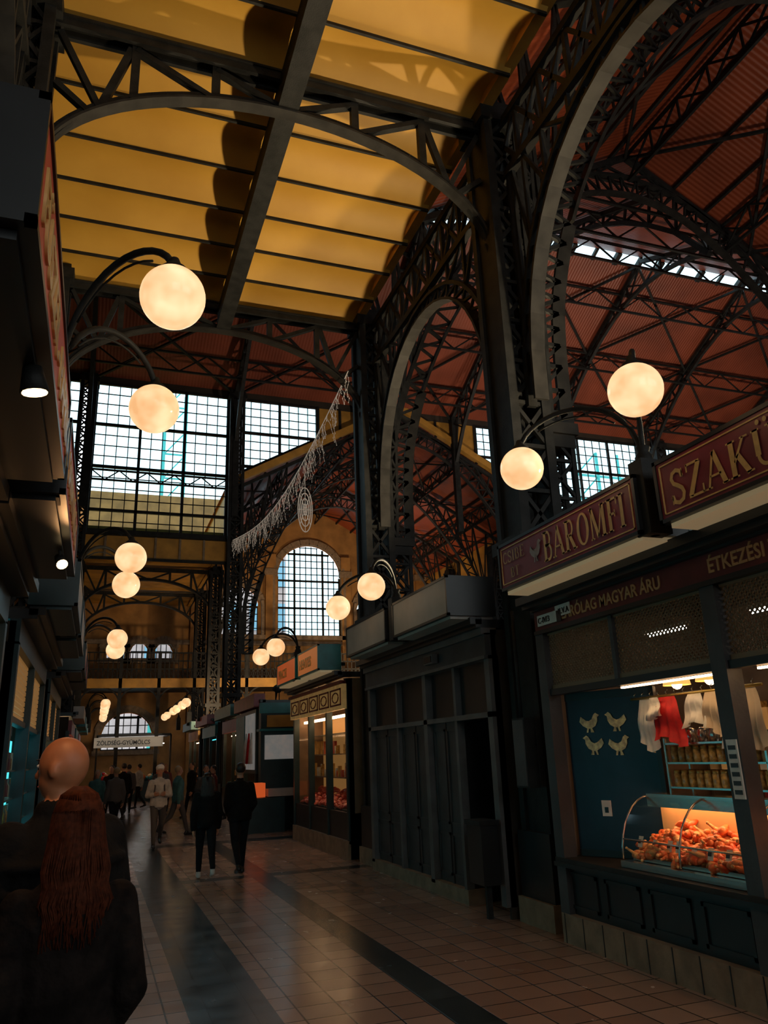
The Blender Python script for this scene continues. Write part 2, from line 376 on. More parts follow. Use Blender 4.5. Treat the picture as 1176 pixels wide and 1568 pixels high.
def nave_truss(y, name='roof_truss'):
    b = MB()
    prof = [(5.08, 5.6), (5.08, 6.8), (5.2, 7.9), (5.66, 9.4), (6.5, 11.3), (7.76, 13.2), (9.2, 14.7), (10.6, 15.5), (12.0, 15.75)]
    inn = [(5.4, 5.6), (5.42, 6.8), (5.55, 7.8), (5.98, 9.2), (6.85, 11.0), (8.05, 12.75), (9.4, 14.15), (10.7, 14.95), (12.0, 15.2)]
    def sm(pr, n=4):
        out = []
        P = [Vector((p[0], 0, p[1])) for p in pr]
        for i in range(len(P)-1):
            p0 = P[max(i-1, 0)]; p1 = P[i]; p2 = P[i+1]; p3 = P[min(i+2, len(P)-1)]
            for k in range(n):
                t = k/n; out.append(.5*((2*p1)+(-p0+p2)*t+(2*p0-5*p1+4*p2-p3)*t*t+(-p0+3*p1-3*p2+p3)*t**3))
        out.append(P[-1]); return out
    A = sm(prof); B = sm(inn)
    for sg in (0, 1):
        f = (lambda p: Vector((p.x, y, p.z))) if sg == 0 else (lambda p: Vector((2*CX-p.x, y, p.z)))
        for i in range(len(A)-1):
            b.beam(f(A[i]), f(A[i+1]), .14, IRON, .07)
            b.beam(f(B[i]), f(B[i+1]), .19, IRON2, .05)
            b.beam(f(A[i]), f(B[i]), .05, IRON); b.beam(f(A[i]), f(B[i+1]), .05, IRON)
        N = 10; rp = [Vector((4.6+(CX-4.6)*i/N, y, EZ+SL*(4.6+(CX-4.6)*i/N-4.5)-.2)) for i in range(N+1)]
        g = (lambda p: p) if sg == 0 else (lambda p: Vector((2*CX-p.x, y, p.z)))
        for i in range(N): b.beam(g(rp[i]), g(rp[i+1]), .14, IRON)
        for i in range(N):
            j = min(len(A)-1, 8+int((len(A)-9)*i/N)); j2 = min(len(A)-1, 8+int((len(A)-9)*(i+1)/N))
            b.beam(g(rp[i]), f(A[j]), .06, IRON); b.beam(g(rp[i]), f(A[j2]), .06, IRON); b.beam(g(rp[i+1]), f(A[j]), .05, IRON)
        b.beam(g(Vector((4.6, y, 10))), g(rp[0]), .2, IRON)
    return b.obj(name)
for y in (2.2, 7.7, 13.2, 30., 35., 40.): nave_truss(y)
def nave_purlin(y0, y1):
    b = MB()
    for x in (6.6, 9.2, 12., 14.8, 17.4):
        z = RZ-SL*abs(x-CX)-.2
        n = int((y1-y0)/.95)
        b.lattice((x, y0, z-.75), (x, y1, z-.75), (x, y0, z), (x, y1, z), n, .07, .045, IRON, True)
    yy = y0
    while yy < y1-1:
        ye = min(yy+5.5, y1)
        for xa, xb in ((4.6, 8.3), (8.3, 12.), (12., 15.7), (15.7, 19.4)):
            za = RZ-SL*abs(xa-CX)-.25; zb = RZ-SL*abs(xb-CX)-.25
            b.beam((xa, yy, za), (xb, ye, zb), .07, IRON); b.beam((xa, ye, za), (xb, yy, zb), .07, IRON)
        yy += 5.5
    b.obj('roof_purlin_lattice')
nave_purlin(2.2, 13.2); nave_purlin(30, 45)
def transept_truss(x):
    b = MB(); N = 8
    for sg in (-1, 1):
        P = [Vector((x, TY+sg*(8.4-8.4*i/N), TE+(TR-TE)*i/N-.2)) for i in range(N+1)]
        Q = []
        for i in range(N+1):
            t = i/N; Q.append(Vector((x, TY+sg*(8.1*(1-t)), 14.2+5.2*math.sin(t*math.pi/2)**.8)))
        for i in range(N):
            b.beam(P[i], P[i+1], .16, IRON); b.beam(Q[i], Q[i+1], .14, IRON)
            b.beam(P[i], Q[i], .07, IRON); b.beam(P[i], Q[i+1], .06, IRON); b.beam(Q[i], P[i+1], .06, IRON)
    b.beam((x, 29.7, 11), (x, 29.7, 16.5), .25, IRON)
    return b.obj('transept_truss')
xs = [-1.1, 4.6, 10, 14.6, 19.6, 25, 30.5, 36]
for x in xs: transept_truss(x)
b = MB()
for y in (14.8, 17.5, 20.2, 23, 25.7, 28.3):
    z = tz(y)-.2; b.lattice((-12, y, z-.8), (40, y, z-.8), (-12, y, z), (40, y, z), 48, .08, .05, IRON, False)
for xa, xb in zip(xs, xs[1:]):
    for ya, yb in ((21.8, 25.8), (25.8, 29.9)):
        b.beam((xa, ya, tz(ya)-.2), (xb, yb, tz(yb)-.2), .09, IRON); b.beam((xa, yb, tz(yb)-.2), (xb, ya, tz(ya)-.2), .09, IRON)
b.obj('transept_purlin_lattice')

def ez(x): return 7.95+1.6*math.sqrt(max(0, 1-((x-1.75)/2.8)**2))
def aisle_truss(y, name='aisle_truss'):
    b = MB(); xa, xb = -1.1, 4.6
    for dy in (-.09, .09):
        b.beam((xa, y+dy, 10.03), (xb, y+dy, 10.03), .05, IRON, .12)
    b.box(xa, xb, y-.14, y+.14, 10.08, 10.11, IRON)
    pts = []
    for i in range(41):
        t = math.pi*i/40; pts.append((1.75-2.8*math.cos(t), y, 7.95+1.6*math.sin(t)))
    for i in range(40):
        b.beam(pts[i], pts[i+1], .17, IRON2, .03)
        p = Vector(pts[i]); q = Vector(pts[i+1]); b.beam(p+Vector((0, 0, .06)), q+Vector((0, 0, .06)), .06, IRON, .11)
    for x in (-.1, .85, 2.65, 3.6):
        b.beam((x, y, ez(x)+.05), (x, y, 10), .10, IRON, .08)
    for p, q in (((-.95, 9.95), (-.45, ez(-.45))), ((-.45, ez(-.45)+.05), (-.15, 9.95)), ((-.95, 9.2), (-.55, ez(-.55))), ((-.1, 9.95), (.8, ez(.8)+.05)), ((.85, 9.95), (1.7, 9.6)),
                 ((4.45, 9.95), (3.95, ez(3.95))), ((3.95, ez(3.95)+.05), (3.65, 9.95)), ((4.45, 9.2), (4.05, ez(4.05))), ((3.6, 9.95), (2.7, ez(2.7)+.05)), ((2.65, 9.95), (1.8, 9.6))):
        b.beam((p[0], y, p[1]), (q[0], y, q[1]), .09, IRON, .07)
    return b.obj(name)
for y in (2.2, 7.7, 13.2, 35.5, 41): aisle_truss(y)
b = MB()
for dx in (-.09, .09): b.box(1.75+dx-.02, 1.75+dx+.02, -7.8, 13.2, 9.60, 10.02, IRON)
b.box(1.62, 1.88, -7.8, 13.2, 9.57, 9.61, IRON); b.box(1.64, 1.86, -7.8, 13.2, 10.0, 10.04, IRON)
b.obj('ceiling_beam')

def column(x0, x1, y, top, name='lattice_column', leg=None, d=.5, base=True):
    b = MB(); y0, y1 = y-d/2, y+d/2
    for x in (x0, x1):
        for yy in (y0, y1):
            b.box(x-.06, x+.06, yy-.05, yy+.05, 0, top, IRON)
        b.box(x-.02, x+.02, y0, y1, 0, top, IRON)
    for yy in (y0, y1):
        n = int(top/.55)
        b.lattice((x0, yy, .1), (x0, yy, top), (x1, yy, .1), (x1, yy, top), n, 0, .05, IRON, True)
    xm = (x0+x1)/2
    b.box(xm-.05, xm+.05, y-.05, y+.05, 0, top, IRON)
    b.box(x0-.14, x1+.14, y0-.1, y1+.1, 0, .25, STONE)
    b.box(x0-.1, x1+.1, y0-.08, y1+.08, .25, .9, BLACK)
    b.box(x0-.12, x1+.12, y0-.1, y1+.1, 3.95, 4.1, IRON)
    b.box(x0-.12, x1+.12, y0-.1, y1+.1, top-.3, top-.1, IRON); b.box(x0-.05, x1+.05, y0-.03, y1+.03, top-.1, top+.08, IRON)
    if leg:
        for yy in (y-.12, y+.12):
            b.lattice((x1, yy, .2), (x1, yy, leg), (x1+.42, yy, .2), (x1+.42, yy, leg), int(leg/.5), .06, .04, IRON, True)
            b.lattice((x1, yy, leg), (x1, yy, 9.8), (x1+.18, yy, leg), (x1+.3, yy, 9.8), 9, .05, .04, IRON, True)
        b.box(x1-.05, x1+.5, y-.2, y+.2, leg-.15, leg, IRON2)
        b.box(x1+.08, x1+.46, y-.16, y+.16, leg-.32, leg-.15, IRON2)
        b.box(x1, x1+.42, y-.12, y+.12, .0, .4, BLACK)
    return b.obj(name)
for y in (2.2, 7.7, 13.2):
    if y > 3: column(4.48, 4.92, y, 10.3, leg=5.6)
    column(-1.45, -1.05, y, 10.3)
    column(19.1, 19.5, y, 12.4)
for y in (35.5, 41): column(4.48, 4.92, y, 10.2); column(-1.45, -1.05, y, 10.2); column(19.1, 19.5, y, 12.)
for x in (-1.45, 4.4, 19.1, 26.): column(x, x+.5, 29.9, 16.5)
column(-7, -6.6, 29.9, 16.5)

def side_arch(x, y0, y1):
    b = MB(); ya, yb = y0+.3, y1-.3; n = 22; sp = 5.7; cr = 9.0
    P = []; Q = []
    for i in range(n+1):
        t = math.pi*i/n; c = (ya+yb)/2; a = (yb-ya)/2
        P.append((x, c-a*math.cos(t), sp+(cr-sp)*math.sin(t)**.8)); Q.append((x, c-(a-.22)*math.cos(t), sp+(cr-.25-sp)*math.sin(t)**.8))
    for i in range(n):
        b.beam(P[i], P[i+1], .12, IRON, .06); b.beam(Q[i], Q[i+1], .19, IRON2, .04)
        b.beam(P[i], Q[i+1], .04, IRON); b.beam(P[i], Q[i], .04, IRON)
    b.lattice((x, y0, 9.15), (x, y1, 9.15), (x, y0, 10.0), (x, y1, 10.0), 9, .11, .06, IRON, True)
    for i in range(0, n+1, 2):
        if P[i][2] < 9.0: b.beam(P[i], (x, P[i][1], 9.15), .05, IRON)
    for i in range(2, n-1, 2):
        if P[i][2] < 8.6:
            j = i+2 if i < n/2 else i-2
            b.beam((x, P[i][1], 9.15), P[j], .05, IRON)
    return b.obj('side_arch')
for y0, y1 in ((-3.3, 2.2), (2.2, 7.7), (7.7, 13.2)):
    side_arch(4.72, y0, y1); side_arch(-1.25, y0, y1)

def window(name, x0, x1, zb, zt, y, nx, nz, majx=4, majz=4, mt=IRON, thin=.035, thick=.11, sill=True):
    b = MB(); dz = (zt-min(zb(x0), zb(x1)))/nz
    for i in range(nx+1):
        x = x0+(x1-x0)*i/nx; wd = thick if i % majx == 0 else thin
        b.box(x-wd/2, x+wd/2, y-wd/2, y+wd/2, zb(x), zt, mt)
    for j in range(nz+1):
        z = zt-dz*j; wd = thick if j % majz == 0 else thin
        xs_ = [x0+(x1-x0)*k/60 for k in range(61) if zb(x0+(x1-x0)*k/60) <= z+1e-4]
        if len(xs_) > 1: b.box(min(xs_), max(xs_), y-wd/2, y+wd/2, z-wd/2, z+wd/2, mt)
    if sill: b.beam((x0, y, zb(x0)), (x1, y, zb(x1)), .25, mt, .2)
    b.add([(x0, y+.03, zb(x0)), (x1, y+.03, zb(x1)), (x1, y+.03, zt), (x0, y+.03, zt)], [(0, 1, 2, 3)], PANE)
    return b.obj(name)
Yw = 30.
flat = lambda z: (lambda x: z)
window('window_1', -.9, 4.3, flat(10.15), 16.35, Yw, 12, 14, 4, 4)
window('window_2', -6.5, -1.5, flat(10.15), 16.35, Yw, 12, 14, 4, 4)
sl = lambda x: RZ-SL*abs(x-CX)+.35
window('window_3', 4.85, 8.15, sl, 16.35, Yw, 8, 9, 4, 4)
window('window_4', 15.85, 19.2, sl, 16.35, Yw, 8, 9, 4, 4)
window('window_5', 19.7, 25.9, flat(10.15), 16.35, Yw, 14, 14, 4, 4)
window('window_6', 26.6, 34, flat(10.15), 16.35, Yw, 16, 14, 4, 4)
b = MB()
b.lattice((-.9, 29.8, 12.2), (4.3, 29.8, 12.2), (-.9, 29.8, 12.6), (4.3, 29.8, 12.6), 10, .07, .04, IRON, False); b.obj('window_walkway_rail')
b = MB()
b.box(-13, 41, 29.95, 30.15, 16.35, 16.75, WALLD)
for x0, x1 in ((-1.1, 4.4), (-13, -1.5), (19.6, 41)):
    b.box(x0, x1, 30.02, 30.12, 9.15, 10.1, YELD)
    n = max(2, int((x1-x0)/.9))
    for i in range(n+1):
        x = x0+(x1-x0)*i/n; b.box(x-.04, x+.04, 29.97, 30.02, 9.2, 10.05, STONE)
    b.box(x0, x1, 29.95, 30.05, 9.1, 9.2, IRON); b.box(x0, x1, 29.95, 30.05, 10.04, 10.12, IRON)
b.add([(8.2, 30, sl(8.2)-.3), (CX, 30, RZ+.05), (15.8, 30, sl(15.8)-.3), (15.8, 30, 16.35), (8.2, 30, 16.35)], [(0, 1, 4), (1, 2, 3), (1, 3, 4)], YELD)
for x in (8.2, 9.2, 10.2, 11.1, 12.9, 13.8, 14.8, 15.8): b.box(x-.05, x+.05, 29.93, 30, sl(x)-.4, 16.4, IRON)
b.beam((4.6, 29.9, EZ+.2), (CX, 29.9, RZ+.2), .3, YELD, .28); b.beam((CX, 29.9, RZ+.2), (19.4, 29.9, EZ+.2), .3, YELD, .28)
b.box(-13, -6.6, 30, 30.2, 10.1, 16.4, WALLY); b.box(34, 41, 30, 30.2, 10.1, 16.4, WALLY)
b.obj('wall_clerestory')

def arch_pts(cx, wd, z0, zs, n=12):
    r = wd/2; out = [(cx-r, z0)]
    for i in range(n+1):
        t = math.pi-math.pi*i/n; out.append((cx+r*math.cos(t), zs+r*math.sin(t)))
    out.append((cx+r, z0)); return out
arcs = [(11.6, 3.9, 8.6, 12.2), (7.4, 2.2, 8.6, 10.3), (15.8, 2.2, 8.6, 10.3), (1.5, 2.6, 2.4, 3.0), (22.5, 3.4, 8.6, 11.), (.6, .9, 7.2, 7.6), (1.9, .9, 7.2, 7.6), (3.2, .9, 7.2, 7.6)]
b = MB(); Yb = 45.
def strip_wall(xa, xb, z0, z1):
    n = max(1, int((xb-xa)/.15))
    for i in range(n):
        x0 = xa+(xb-xa)*i/n; x1 = xa+(xb-xa)*(i+1)/n; xm = (x0+x1)/2
        gaps = []
        for cx, wd, zb, zs in arcs:
            r = wd/2
            if abs(xm-cx) < r:
                def top(x): return zs+math.sqrt(max(0, r*r-(x-cx)**2))
                gaps.append((zb, top(x0), top(x1)))
        gaps.sort(); lo = (z0, z0)
        for g in gaps:
            b.add([(x0, Yb, lo[0]), (x1, Yb, lo[1]), (x1, Yb, g[0]), (x0, Yb, g[0])], [(0, 1, 2, 3)], WALLY); lo = (g[1], g[2])
        b.add([(x0, Yb, lo[0]), (x1, Yb, lo[1]), (x1, Yb, z1), (x0, Yb, z1)], [(0, 1, 2, 3)], WALLY)
strip_wall(-13, 28, 0, 16.8); b.box(28, 41, 45, 45.2, 0, 16.8, WALLY)
for cx, wd, zb, zs in arcs:
    A = arch_pts(cx, wd+.5, zb, zs)
    for p, q in zip(A, A[1:]): b.beam((p[0], Yb-.08, p[1]), (q[0], Yb-.08, q[1]), .16, STONE, .35)
    b.box(cx-wd/2-.4, cx+wd/2+.4, Yb-.25, Yb, zb-.25, zb, STONE)
b.box(-13, 28, 44.8, 45, 8.0, 8.25, STONE)
for x in (4.9, 9.2, 13.9, 18.9): b.box(x-.3, x+.3, 44.75, 45, 0, 13.5, WALLY); b.box(x-.4, x+.4, 44.7, 45, 12.2, 12.6, STONE)
b.obj('wall_back')
k = 7
for cx, wd, zb, zs in arcs:
    b = MB(); r = wd/2; nx = max(3, int(wd/.33)); zt = zs+r
    for i in range(nx+1):
        x = cx-r+wd*i/nx; t = zs+math.sqrt(max(0, r*r-(x-cx)**2)); wv = .12 if nx > 5 and i in (0, nx//3, nx-nx//3, nx) else .045
        b.box(x-wv/2, x+wv/2, Yb+.05, Yb+.12, zb, t, IRON)
    z = zb; j = 0
    while z < zt:
        h = r if z < zs else math.sqrt(max(0, r*r-(z-zs)**2)); wv = .12 if j % 4 == 0 else .045
        b.box(cx-h, cx+h, Yb+.05, Yb+.12, z-wv/2, z+wv/2, IRON); z += .42; j += 1
    A = arch_pts(cx, wd, zb, zs); b.poly([(p[0], Yb+.14, p[1]) for p in A], PANE)
    b.obj('window_%d' % k); k += 1

b = MB()
b.box(-3, 19.3, 40, 44.7, 5.35, 5.6, WALLD); b.box(-3, 19.3, 39.9, 40, 5.2, 5.65, YELD)
for z in (6.1, 6.9, 6.5): b.box(-3, 19.3, 39.93, 39.98, z-.03, z+.03, IRON)
x = -3
while x < 19.3:
    b.box(x-.02, x+.02, 39.93, 39.97, 5.6, 6.9, IRON)
    b.beam((x, 39.95, 5.65), (x+.22, 39.95, 6.1), .025, IRON); b.beam((x+.22, 39.95, 5.65), (x, 39.95, 6.1), .025, IRON); x += .22
for x in (-.9, .9, 2.7, 4.4, 7, 9.5, 12, 14.5, 17):
    b.box(x-.08, x+.08, 39.9, 40.05, 0, 6.95, IRON)
    P = []
    for i in range(9):
        t = math.pi/2*i/8; P.append((x+.9*(1-math.cos(t)), 39.95, 4.4+.85*math.sin(t)))
    b.path(P, .07, IRON); b.path([(2*x-p[0], p[1], p[2]) for p in P], .07, IRON)
b.obj('gallery_balcony')

b = MB()
WING = mat('outside_window', (.25, .42, .55), .3)
b.box(-14, 14, 62, 70, 0, 18.8, BRICK)
for i in range(14):
    for j in range(3):
        x = -13+i*2.; b.box(x, x+.9, 61.9, 62, 8+j*3.6, 10.2+j*3.6, WING)
b.add([(-14, 62, 18.8), (14, 62, 18.8), (14, 66, 21.6), (-14, 66, 21.6)], [(0, 1, 2, 3)], mat('slate_roof', (.28, .42, .50), .7, 0, .2, 1))
for x in (-2, 1.5, 6): b.box(x, x+1, 64, 65, 18.8, 22.2, BRICK)
b.obj('brick_building')
b = MB()
for i in range(9):
    z = 12+i*1.9
    for x, y in ((3.3, 55), (4.8, 55), (3.3, 57), (4.8, 57)): b.beam((x, y, z), (x, y, z+1.9), .12, SCAF)
    b.beam((3.3, 55, z), (4.8, 55, z), .1, SCAF); b.beam((3.3, 55, z), (4.8, 55, z+1.9), .08, SCAF)
for x, y in ((3.3, 55), (4.8, 55), (3.3, 57), (4.8, 57)): b.beam((x, y, 0), (x, y, 12), .12, SCAF)
b.obj('scaffold_tower')
b = MB()
for x in (34, 36, 38, 40, 42, 44):
    b.beam((x, 48, 0), (x, 48, 24), .18, SCAF)
for z in (14, 16, 18, 20, 22): b.beam((34, 48, z), (44, 48, z), .15, SCAF); b.beam((34, 48, z), (36, 48, z+2), .1, SCAF); b.beam((40, 48, z), (42, 48, z+2), .1, SCAF)
b.obj('scaffold')

# ------------------------------------------------------------------ signs and lamps
RX = (0, -1, 0); UZ = (0, 0, 1); LX = (0, 1, 0)
def sign_box(mir, y0, y1, face, side=BLACK, under=CREAM, depth=.42, z0=3.26, z1=3.74):
    b = MB(mir)
    if mir and under is CREAM: under = BLACK
    b.box(3.80, 3.8+depth, y0, y1, z0, z1, side)
    b.box(3.775, 3.80, y0+.03, y1-.03, z0+.03, z1-.03, face)
    for a, c, d, e in ((y0, y1, z0, z0+.03), (y0, y1, z1-.03, z1), (y0, y0+.03, z0, z1), (y1-.03, y1, z0, z1)):
        b.box(3.765, 3.80, a, c, d, e, side)
    b.box(3.82, 3.8+depth-.02, y0+.05, y1-.05, z0-.035, z0, under)
    for y in (y0+.2, y1-.2): b.box(3.8+depth, 4.35, y-.03, y+.03, z0+.1, z0+.16, IRON); b.beam((4.2, y, 3.3), (4.35, y, 3.1), .04, IRON)
    return b.obj('stall_sign')
s1 = sign_box(False, 4.60, 6.84, MAROON)
b = MB()
for a, c, d, e in ((4.66, 6.78, 3.315, 3.325), (4.66, 6.78, 3.675, 3.685), (4.66, 4.67, 3.315, 3.685), (6.77, 6.78, 3.315, 3.685)): b.box(3.768, 3.775, a, c, d, e, GOLD)
b.obj('sign_border', s1)
serif('lettering_main', 'BAROMFI', 5.97, 3.365, .275, .230, GOLD, s1)
serif('lettering_small', 'CSIBE', 6.74, 3.52, .115, .135, GOLDDIM, s1); serif('lettering_small', 'BT', 6.60, 3.36, .10, .12, GOLDDIM, s1)
HEN = [(-.5, .1), (-.42, .35), (-.28, .18), (-.05, .12), (.12, .22), (.2, .42), (.3, .5), (.38, .44), (.48, .38), (.37, .33), (.36, .1), (.25, -.12), (.08, -.22), (.08, -.38), (.16, -.42), (0, -.42), (.0, -.24), (-.1, -.24), (-.12, -.42), (-.2, -.42), (-.16, -.22), (-.35, -.1)]
def hen(b, x, y, z, s, m, flip=1, dx=0):
    vs = [(x-dx*flip*p[0]*s, y-flip*p[0]*s, z+p[1]*s) for p in HEN]; c = (x, y, z)
    n = len(vs); b.add(vs+[c], [(i, (i+1) % n, n) for i in range(n)], m)
b = MB(); hen(b, 3.765, 6.10, 3.5, .22, mat('hen_logo', (.38, .32, .30), .6)); b.obj('hen_logo', s1)
s2 = sign_box(False, 2.1, 4.37, MAROON)
b = MB()
for a, c, d, e in ((2.16, 4.31, 3.315, 3.325), (2.16, 4.31, 3.675, 3.685), (4.30, 4.31, 3.315, 3.685)): b.box(3.768, 3.775, a, c, d, e, GOLD)
b.obj('sign_border', s2)
serif('lettering_main', 'SZAKÜZLET', 4.22, 3.355, .25, .25, GOLD, s2)
sign_box(False, 8.15, 10.0, SIGNGREY, under=SIGNGREY, depth=.6); sign_box(False, 10.3, 12.2, SIGNGREY, under=SIGNGREY, depth=.6)
s3 = sign_box(False, 14.0, 15.6, mat('sign_orange', (.60, .20, .06), .5, emi=(1, .3, .08), estr=.22), side=TEAL)
s4 = sign_box(False, 15.8, 17.6, mat('sign_rust', (.55, .10, .03), .5, emi=(1, .2, .05), estr=.22), side=TEAL)
text('lettering', 'HENTES', .26, (3.771, 15.45, 3.40), RX, UZ, GOLD, s3, off=.006); text('lettering', 'PINCEI', .26, (3.771, 17.4, 3.40), RX, UZ, GOLD, s4, off=.006)
SRED = mat('sign_red_glow', (.45, .05, .03), .5, emi=(1, .15, .06), estr=.06)  # faint glow mixed into the red brightens the left sign faces
s5 = sign_box(True, 2.1, 4.37, SRED); text('lettering', 'FÜSZER - PAPRIKA', .28, (-.271, 2.25, 3.4), LX, UZ, GOLD, s5, off=.006)
s6 = sign_box(True, 4.6, 6.84, SRED); text('lettering', 'SAVANYÚSÁG', .28, (-.271, 4.75, 3.4), LX, UZ, GOLD, s6, off=.006)
sign_box(True, 8.15, 10.0, SIGNGREY, side=TEALD, under=TEALD); sign_box(True, 10.3, 12.2, SIGNGREY, side=TEALD, under=TEALD); sign_box(True, 14, 15.6, MAROON, side=TEALD); sign_box(True, 15.8, 17.6, MAROON, side=TEALD)

def lamp(mir, yp, gz=4.08, r=.183, m=IRON):
    par = empty('street_lamp')
    b = MB(mir)
    b.tube([(3.9, yp, 3.25), (3.9, yp, 3.98)], .035, m, 10)
    b.box(3.80, 4.0, yp-.08, yp+.08, 3.25, 3.85, m)
    b.lathe((3.9, yp, 3.85), [(.07, 0), (.07, .04), (.045, .08), (.06, .12), (0, .15)], m, 12)
    for sg in (-1, 1):
        P0, P1, P2, P3 = [Vector(p) for p in ((3.9, yp, 3.9), (3.85, yp+sg*.08, gz+.62), (3.32, yp+sg*.75, gz+.50), (3.26, yp+sg*.77, gz+.18))]
        pts = [P0*(1-t)**3+P1*3*t*(1-t)**2+P2*3*t*t*(1-t)+P3*t**3 for t in [i/16 for i in range(17)]]
        b.tube(pts, .022, m, 8)
        pts2 = [p+Vector((0, 0, -.07)) for p in pts[4:13]]; b.tube(pts2, .008, m, 6)
        b.lathe((3.26, yp+sg*.77, gz+.155), [(.085, 0), (.075, .03), (.04, .06), (.025, .1), (0, .11)], m, 14)
    b.obj('bracket', par)
    g = MB(mir)
    for sg in (-1, 1): g.ball((3.26, yp+sg*.77, gz), r, GLOBE, 32, 20)
    g.obj('globes', par)
lamp(False, 4.60, 4.02); lamp(True, 4.74, 4.27)
lamp(False, 10.15, 3.84); lamp(True, 10.15, 4.08); lamp(False, 16.1, 3.85); lamp(True, 15.9, 3.95)
for y in (33, 37, 42): lamp(False, y, 3.95); lamp(True, y, 3.95)

# ------------------------------------------------------------------ stalls
def grille(b, y0, y1, z0, z1, x=4.33, p=.045, m=MESHM):
    L = y1-y0; H = z1-z0; k = -H
    while k < L:
        for sg in (0, 1):
            a = max(0, k); c = min(L, k+H)
            if c > a:
                pa = (x, y0+a, z0+(a-k)); pc = (x, y0+c, z0+(c-k))
                if sg: pa = (x, y1-a, z0+(a-k)); pc = (x, y1-c, z0+(c-k))
                b.beam(pa, pc, .010, m)
        k += p
    for z in (z0, z1): b.box(x-.02, x+.02, y0, y1, z-.02, z+.02, m)
def showcase(b, y0, y1, z=.74, xb=4.86):
    b.box(4.33, xb, y0, y1, z, z+.05, STEEL); b.box(xb-.04, xb, y0, y1, z, z+.55, WARMD)
    P = [(4.36+.35*(1-math.cos(t)), z+.06+.50*math.sin(t)) for t in [math.pi/2*i/8 for i in range(9)]]
    for i in range(8):
        (xa, za), (xb_, zb) = P[i], P[i+1]
        b.add([(xa, y0, za), (xa, y1, za), (xb_, y1, zb), (xb_, y0, zb)], [(0, 1, 2, 3)], GLASS, True)
    ym = (y0+y1)/2
    for y in (y0, ym, y1):
        b.tube([(x, y, zz) for x, zz in P], .009, STEEL, 6)
        b.tube([(4.70, y, z+.56), (xb, y, z+.56)], .009, STEEL, 6)
    b.box(4.68, xb, y0, y1, z+.55, z+.575, STEEL)
    b.tube([(4.38, y0, z+.22), (4.38, y1, z+.22)], .008, STEEL, 6)
    b.box(4.66, 4.68, y0+.03, y1-.03, z+.47, z+.56, STEEL)
    b.box(4.69, 4.76, y0+.05, y1-.05, z+.51, z+.53, CASEL)
def meat_pile(name, mir, y0, y1, z, m, n=150, seed=1, x0=4.42, x1=4.80, s=1., hh=.22, m2=None):
    rnd = random.Random(seed); b = MB(mir)
    b.box(x0, x1, y0, y1, z, z+.03, STEEL)
    for i in range(n):
        u = rnd.random(); v = rnd.random(); x = x0+(x1-x0)*u; y = y0+(y1-y0)*v
        h = z+.03+(hh*u+.07*math.sin(v*9+1)**2)*(.35+.65*rnd.random())
        r = (rnd.uniform(.026, .044)*s, rnd.uniform(.04, .07)*s, rnd.uniform(.02, .032)*s)
        rot = Matrix.Rotation(rnd.uniform(0, 6.28), 3, 'Z') @ Matrix.Rotation(rnd.uniform(-.7, .7), 3, 'X')
        mm = m2 if (m2 and rnd.random() < .3) else m
        b.ball((x, y, h), r, mm, 10, 6, rot)
        if rnd.random() < .35:
            d = rot @ Vector((0, r[1]*1.7, 0)); b.tube([(x, y, h), (x+d.x, y+d.y, h+d.z)], r[2]*.8, mm, 7, r[2]*.35); b.ball((x+d.x, y+d.y, h+d.z), r[2]*.5, m2 or mm, 7, 5)
    return b.obj(name)
def price_cards(name, mir, y0, y1, z, n):
    b = MB(mir)
    for i in range(n):
        y = y0+(y1-y0)*(i+.5)/n+random.uniform(-.03, .03); zz = z+random.uniform(0, .05); x = 4.41+random.uniform(0, .05)
        b.add([(x, y-.03, zz), (x, y+.03, zz), (x+.03, y+.03, zz+.085), (x+.03, y-.03, zz+.085)], [(0, 1, 2, 3)], PRICE)
        b.add([(x-.002, y-.02, zz+.03), (x-.002, y+.02, zz+.03), (x+.008, y+.02, zz+.06), (x+.008, y-.02, zz+.06)], [(0, 1, 2, 3)], BLACK)
    b.obj(name)
def counter_base(b, y0, y1, m=BLACK):
    b.box(4.25, 4.5, y0, y1, 0, .25, STONE); b.box(4.32, 4.5, y0, y1, .25, .66, m)
    b.box(4.22, 5.1, y0, y1, .66, .70, m); b.box(4.24, 5.1, y0, y1, .70, .735, STEEL if m is not BLACK else IRON2)
    n = max(1, int((y1-y0)/.6))
    for i in range(n):
        a = y0+(y1-y0)*i/n+.06; c = y0+(y1-y0)*(i+1)/n-.06
        b.box(4.305, 4.32, a, c, .30, .33, m); b.box(4.305, 4.32, a, c, .58, .61, m); b.box(4.305, 4.32, a, a+.03, .30, .61, m); b.box(4.305, 4.32, c-.03, c, .30, .61, m)
    y = y0
    while y < y1: b.box(4.245, 4.252, y, y+.008, 0, .25, BLACK); y += .3
def stall_shell(b, y0, y1, wall=WALLD, roof=BLACK):
    b.box(4.3, 6.4, y0, y0+.04, 0, 3.1, wall); b.box(4.3, 6.4, y1-.04, y1, 0, 3.1, wall)
    b.box(6.36, 6.4, y0, y1, 0, 3.1, wall); b.box(4.12, 6.45, y0, y1, 3.12, 3.22, roof); b.box(4.05, 4.2, y0, y1, 3.16, 3.24, roof)

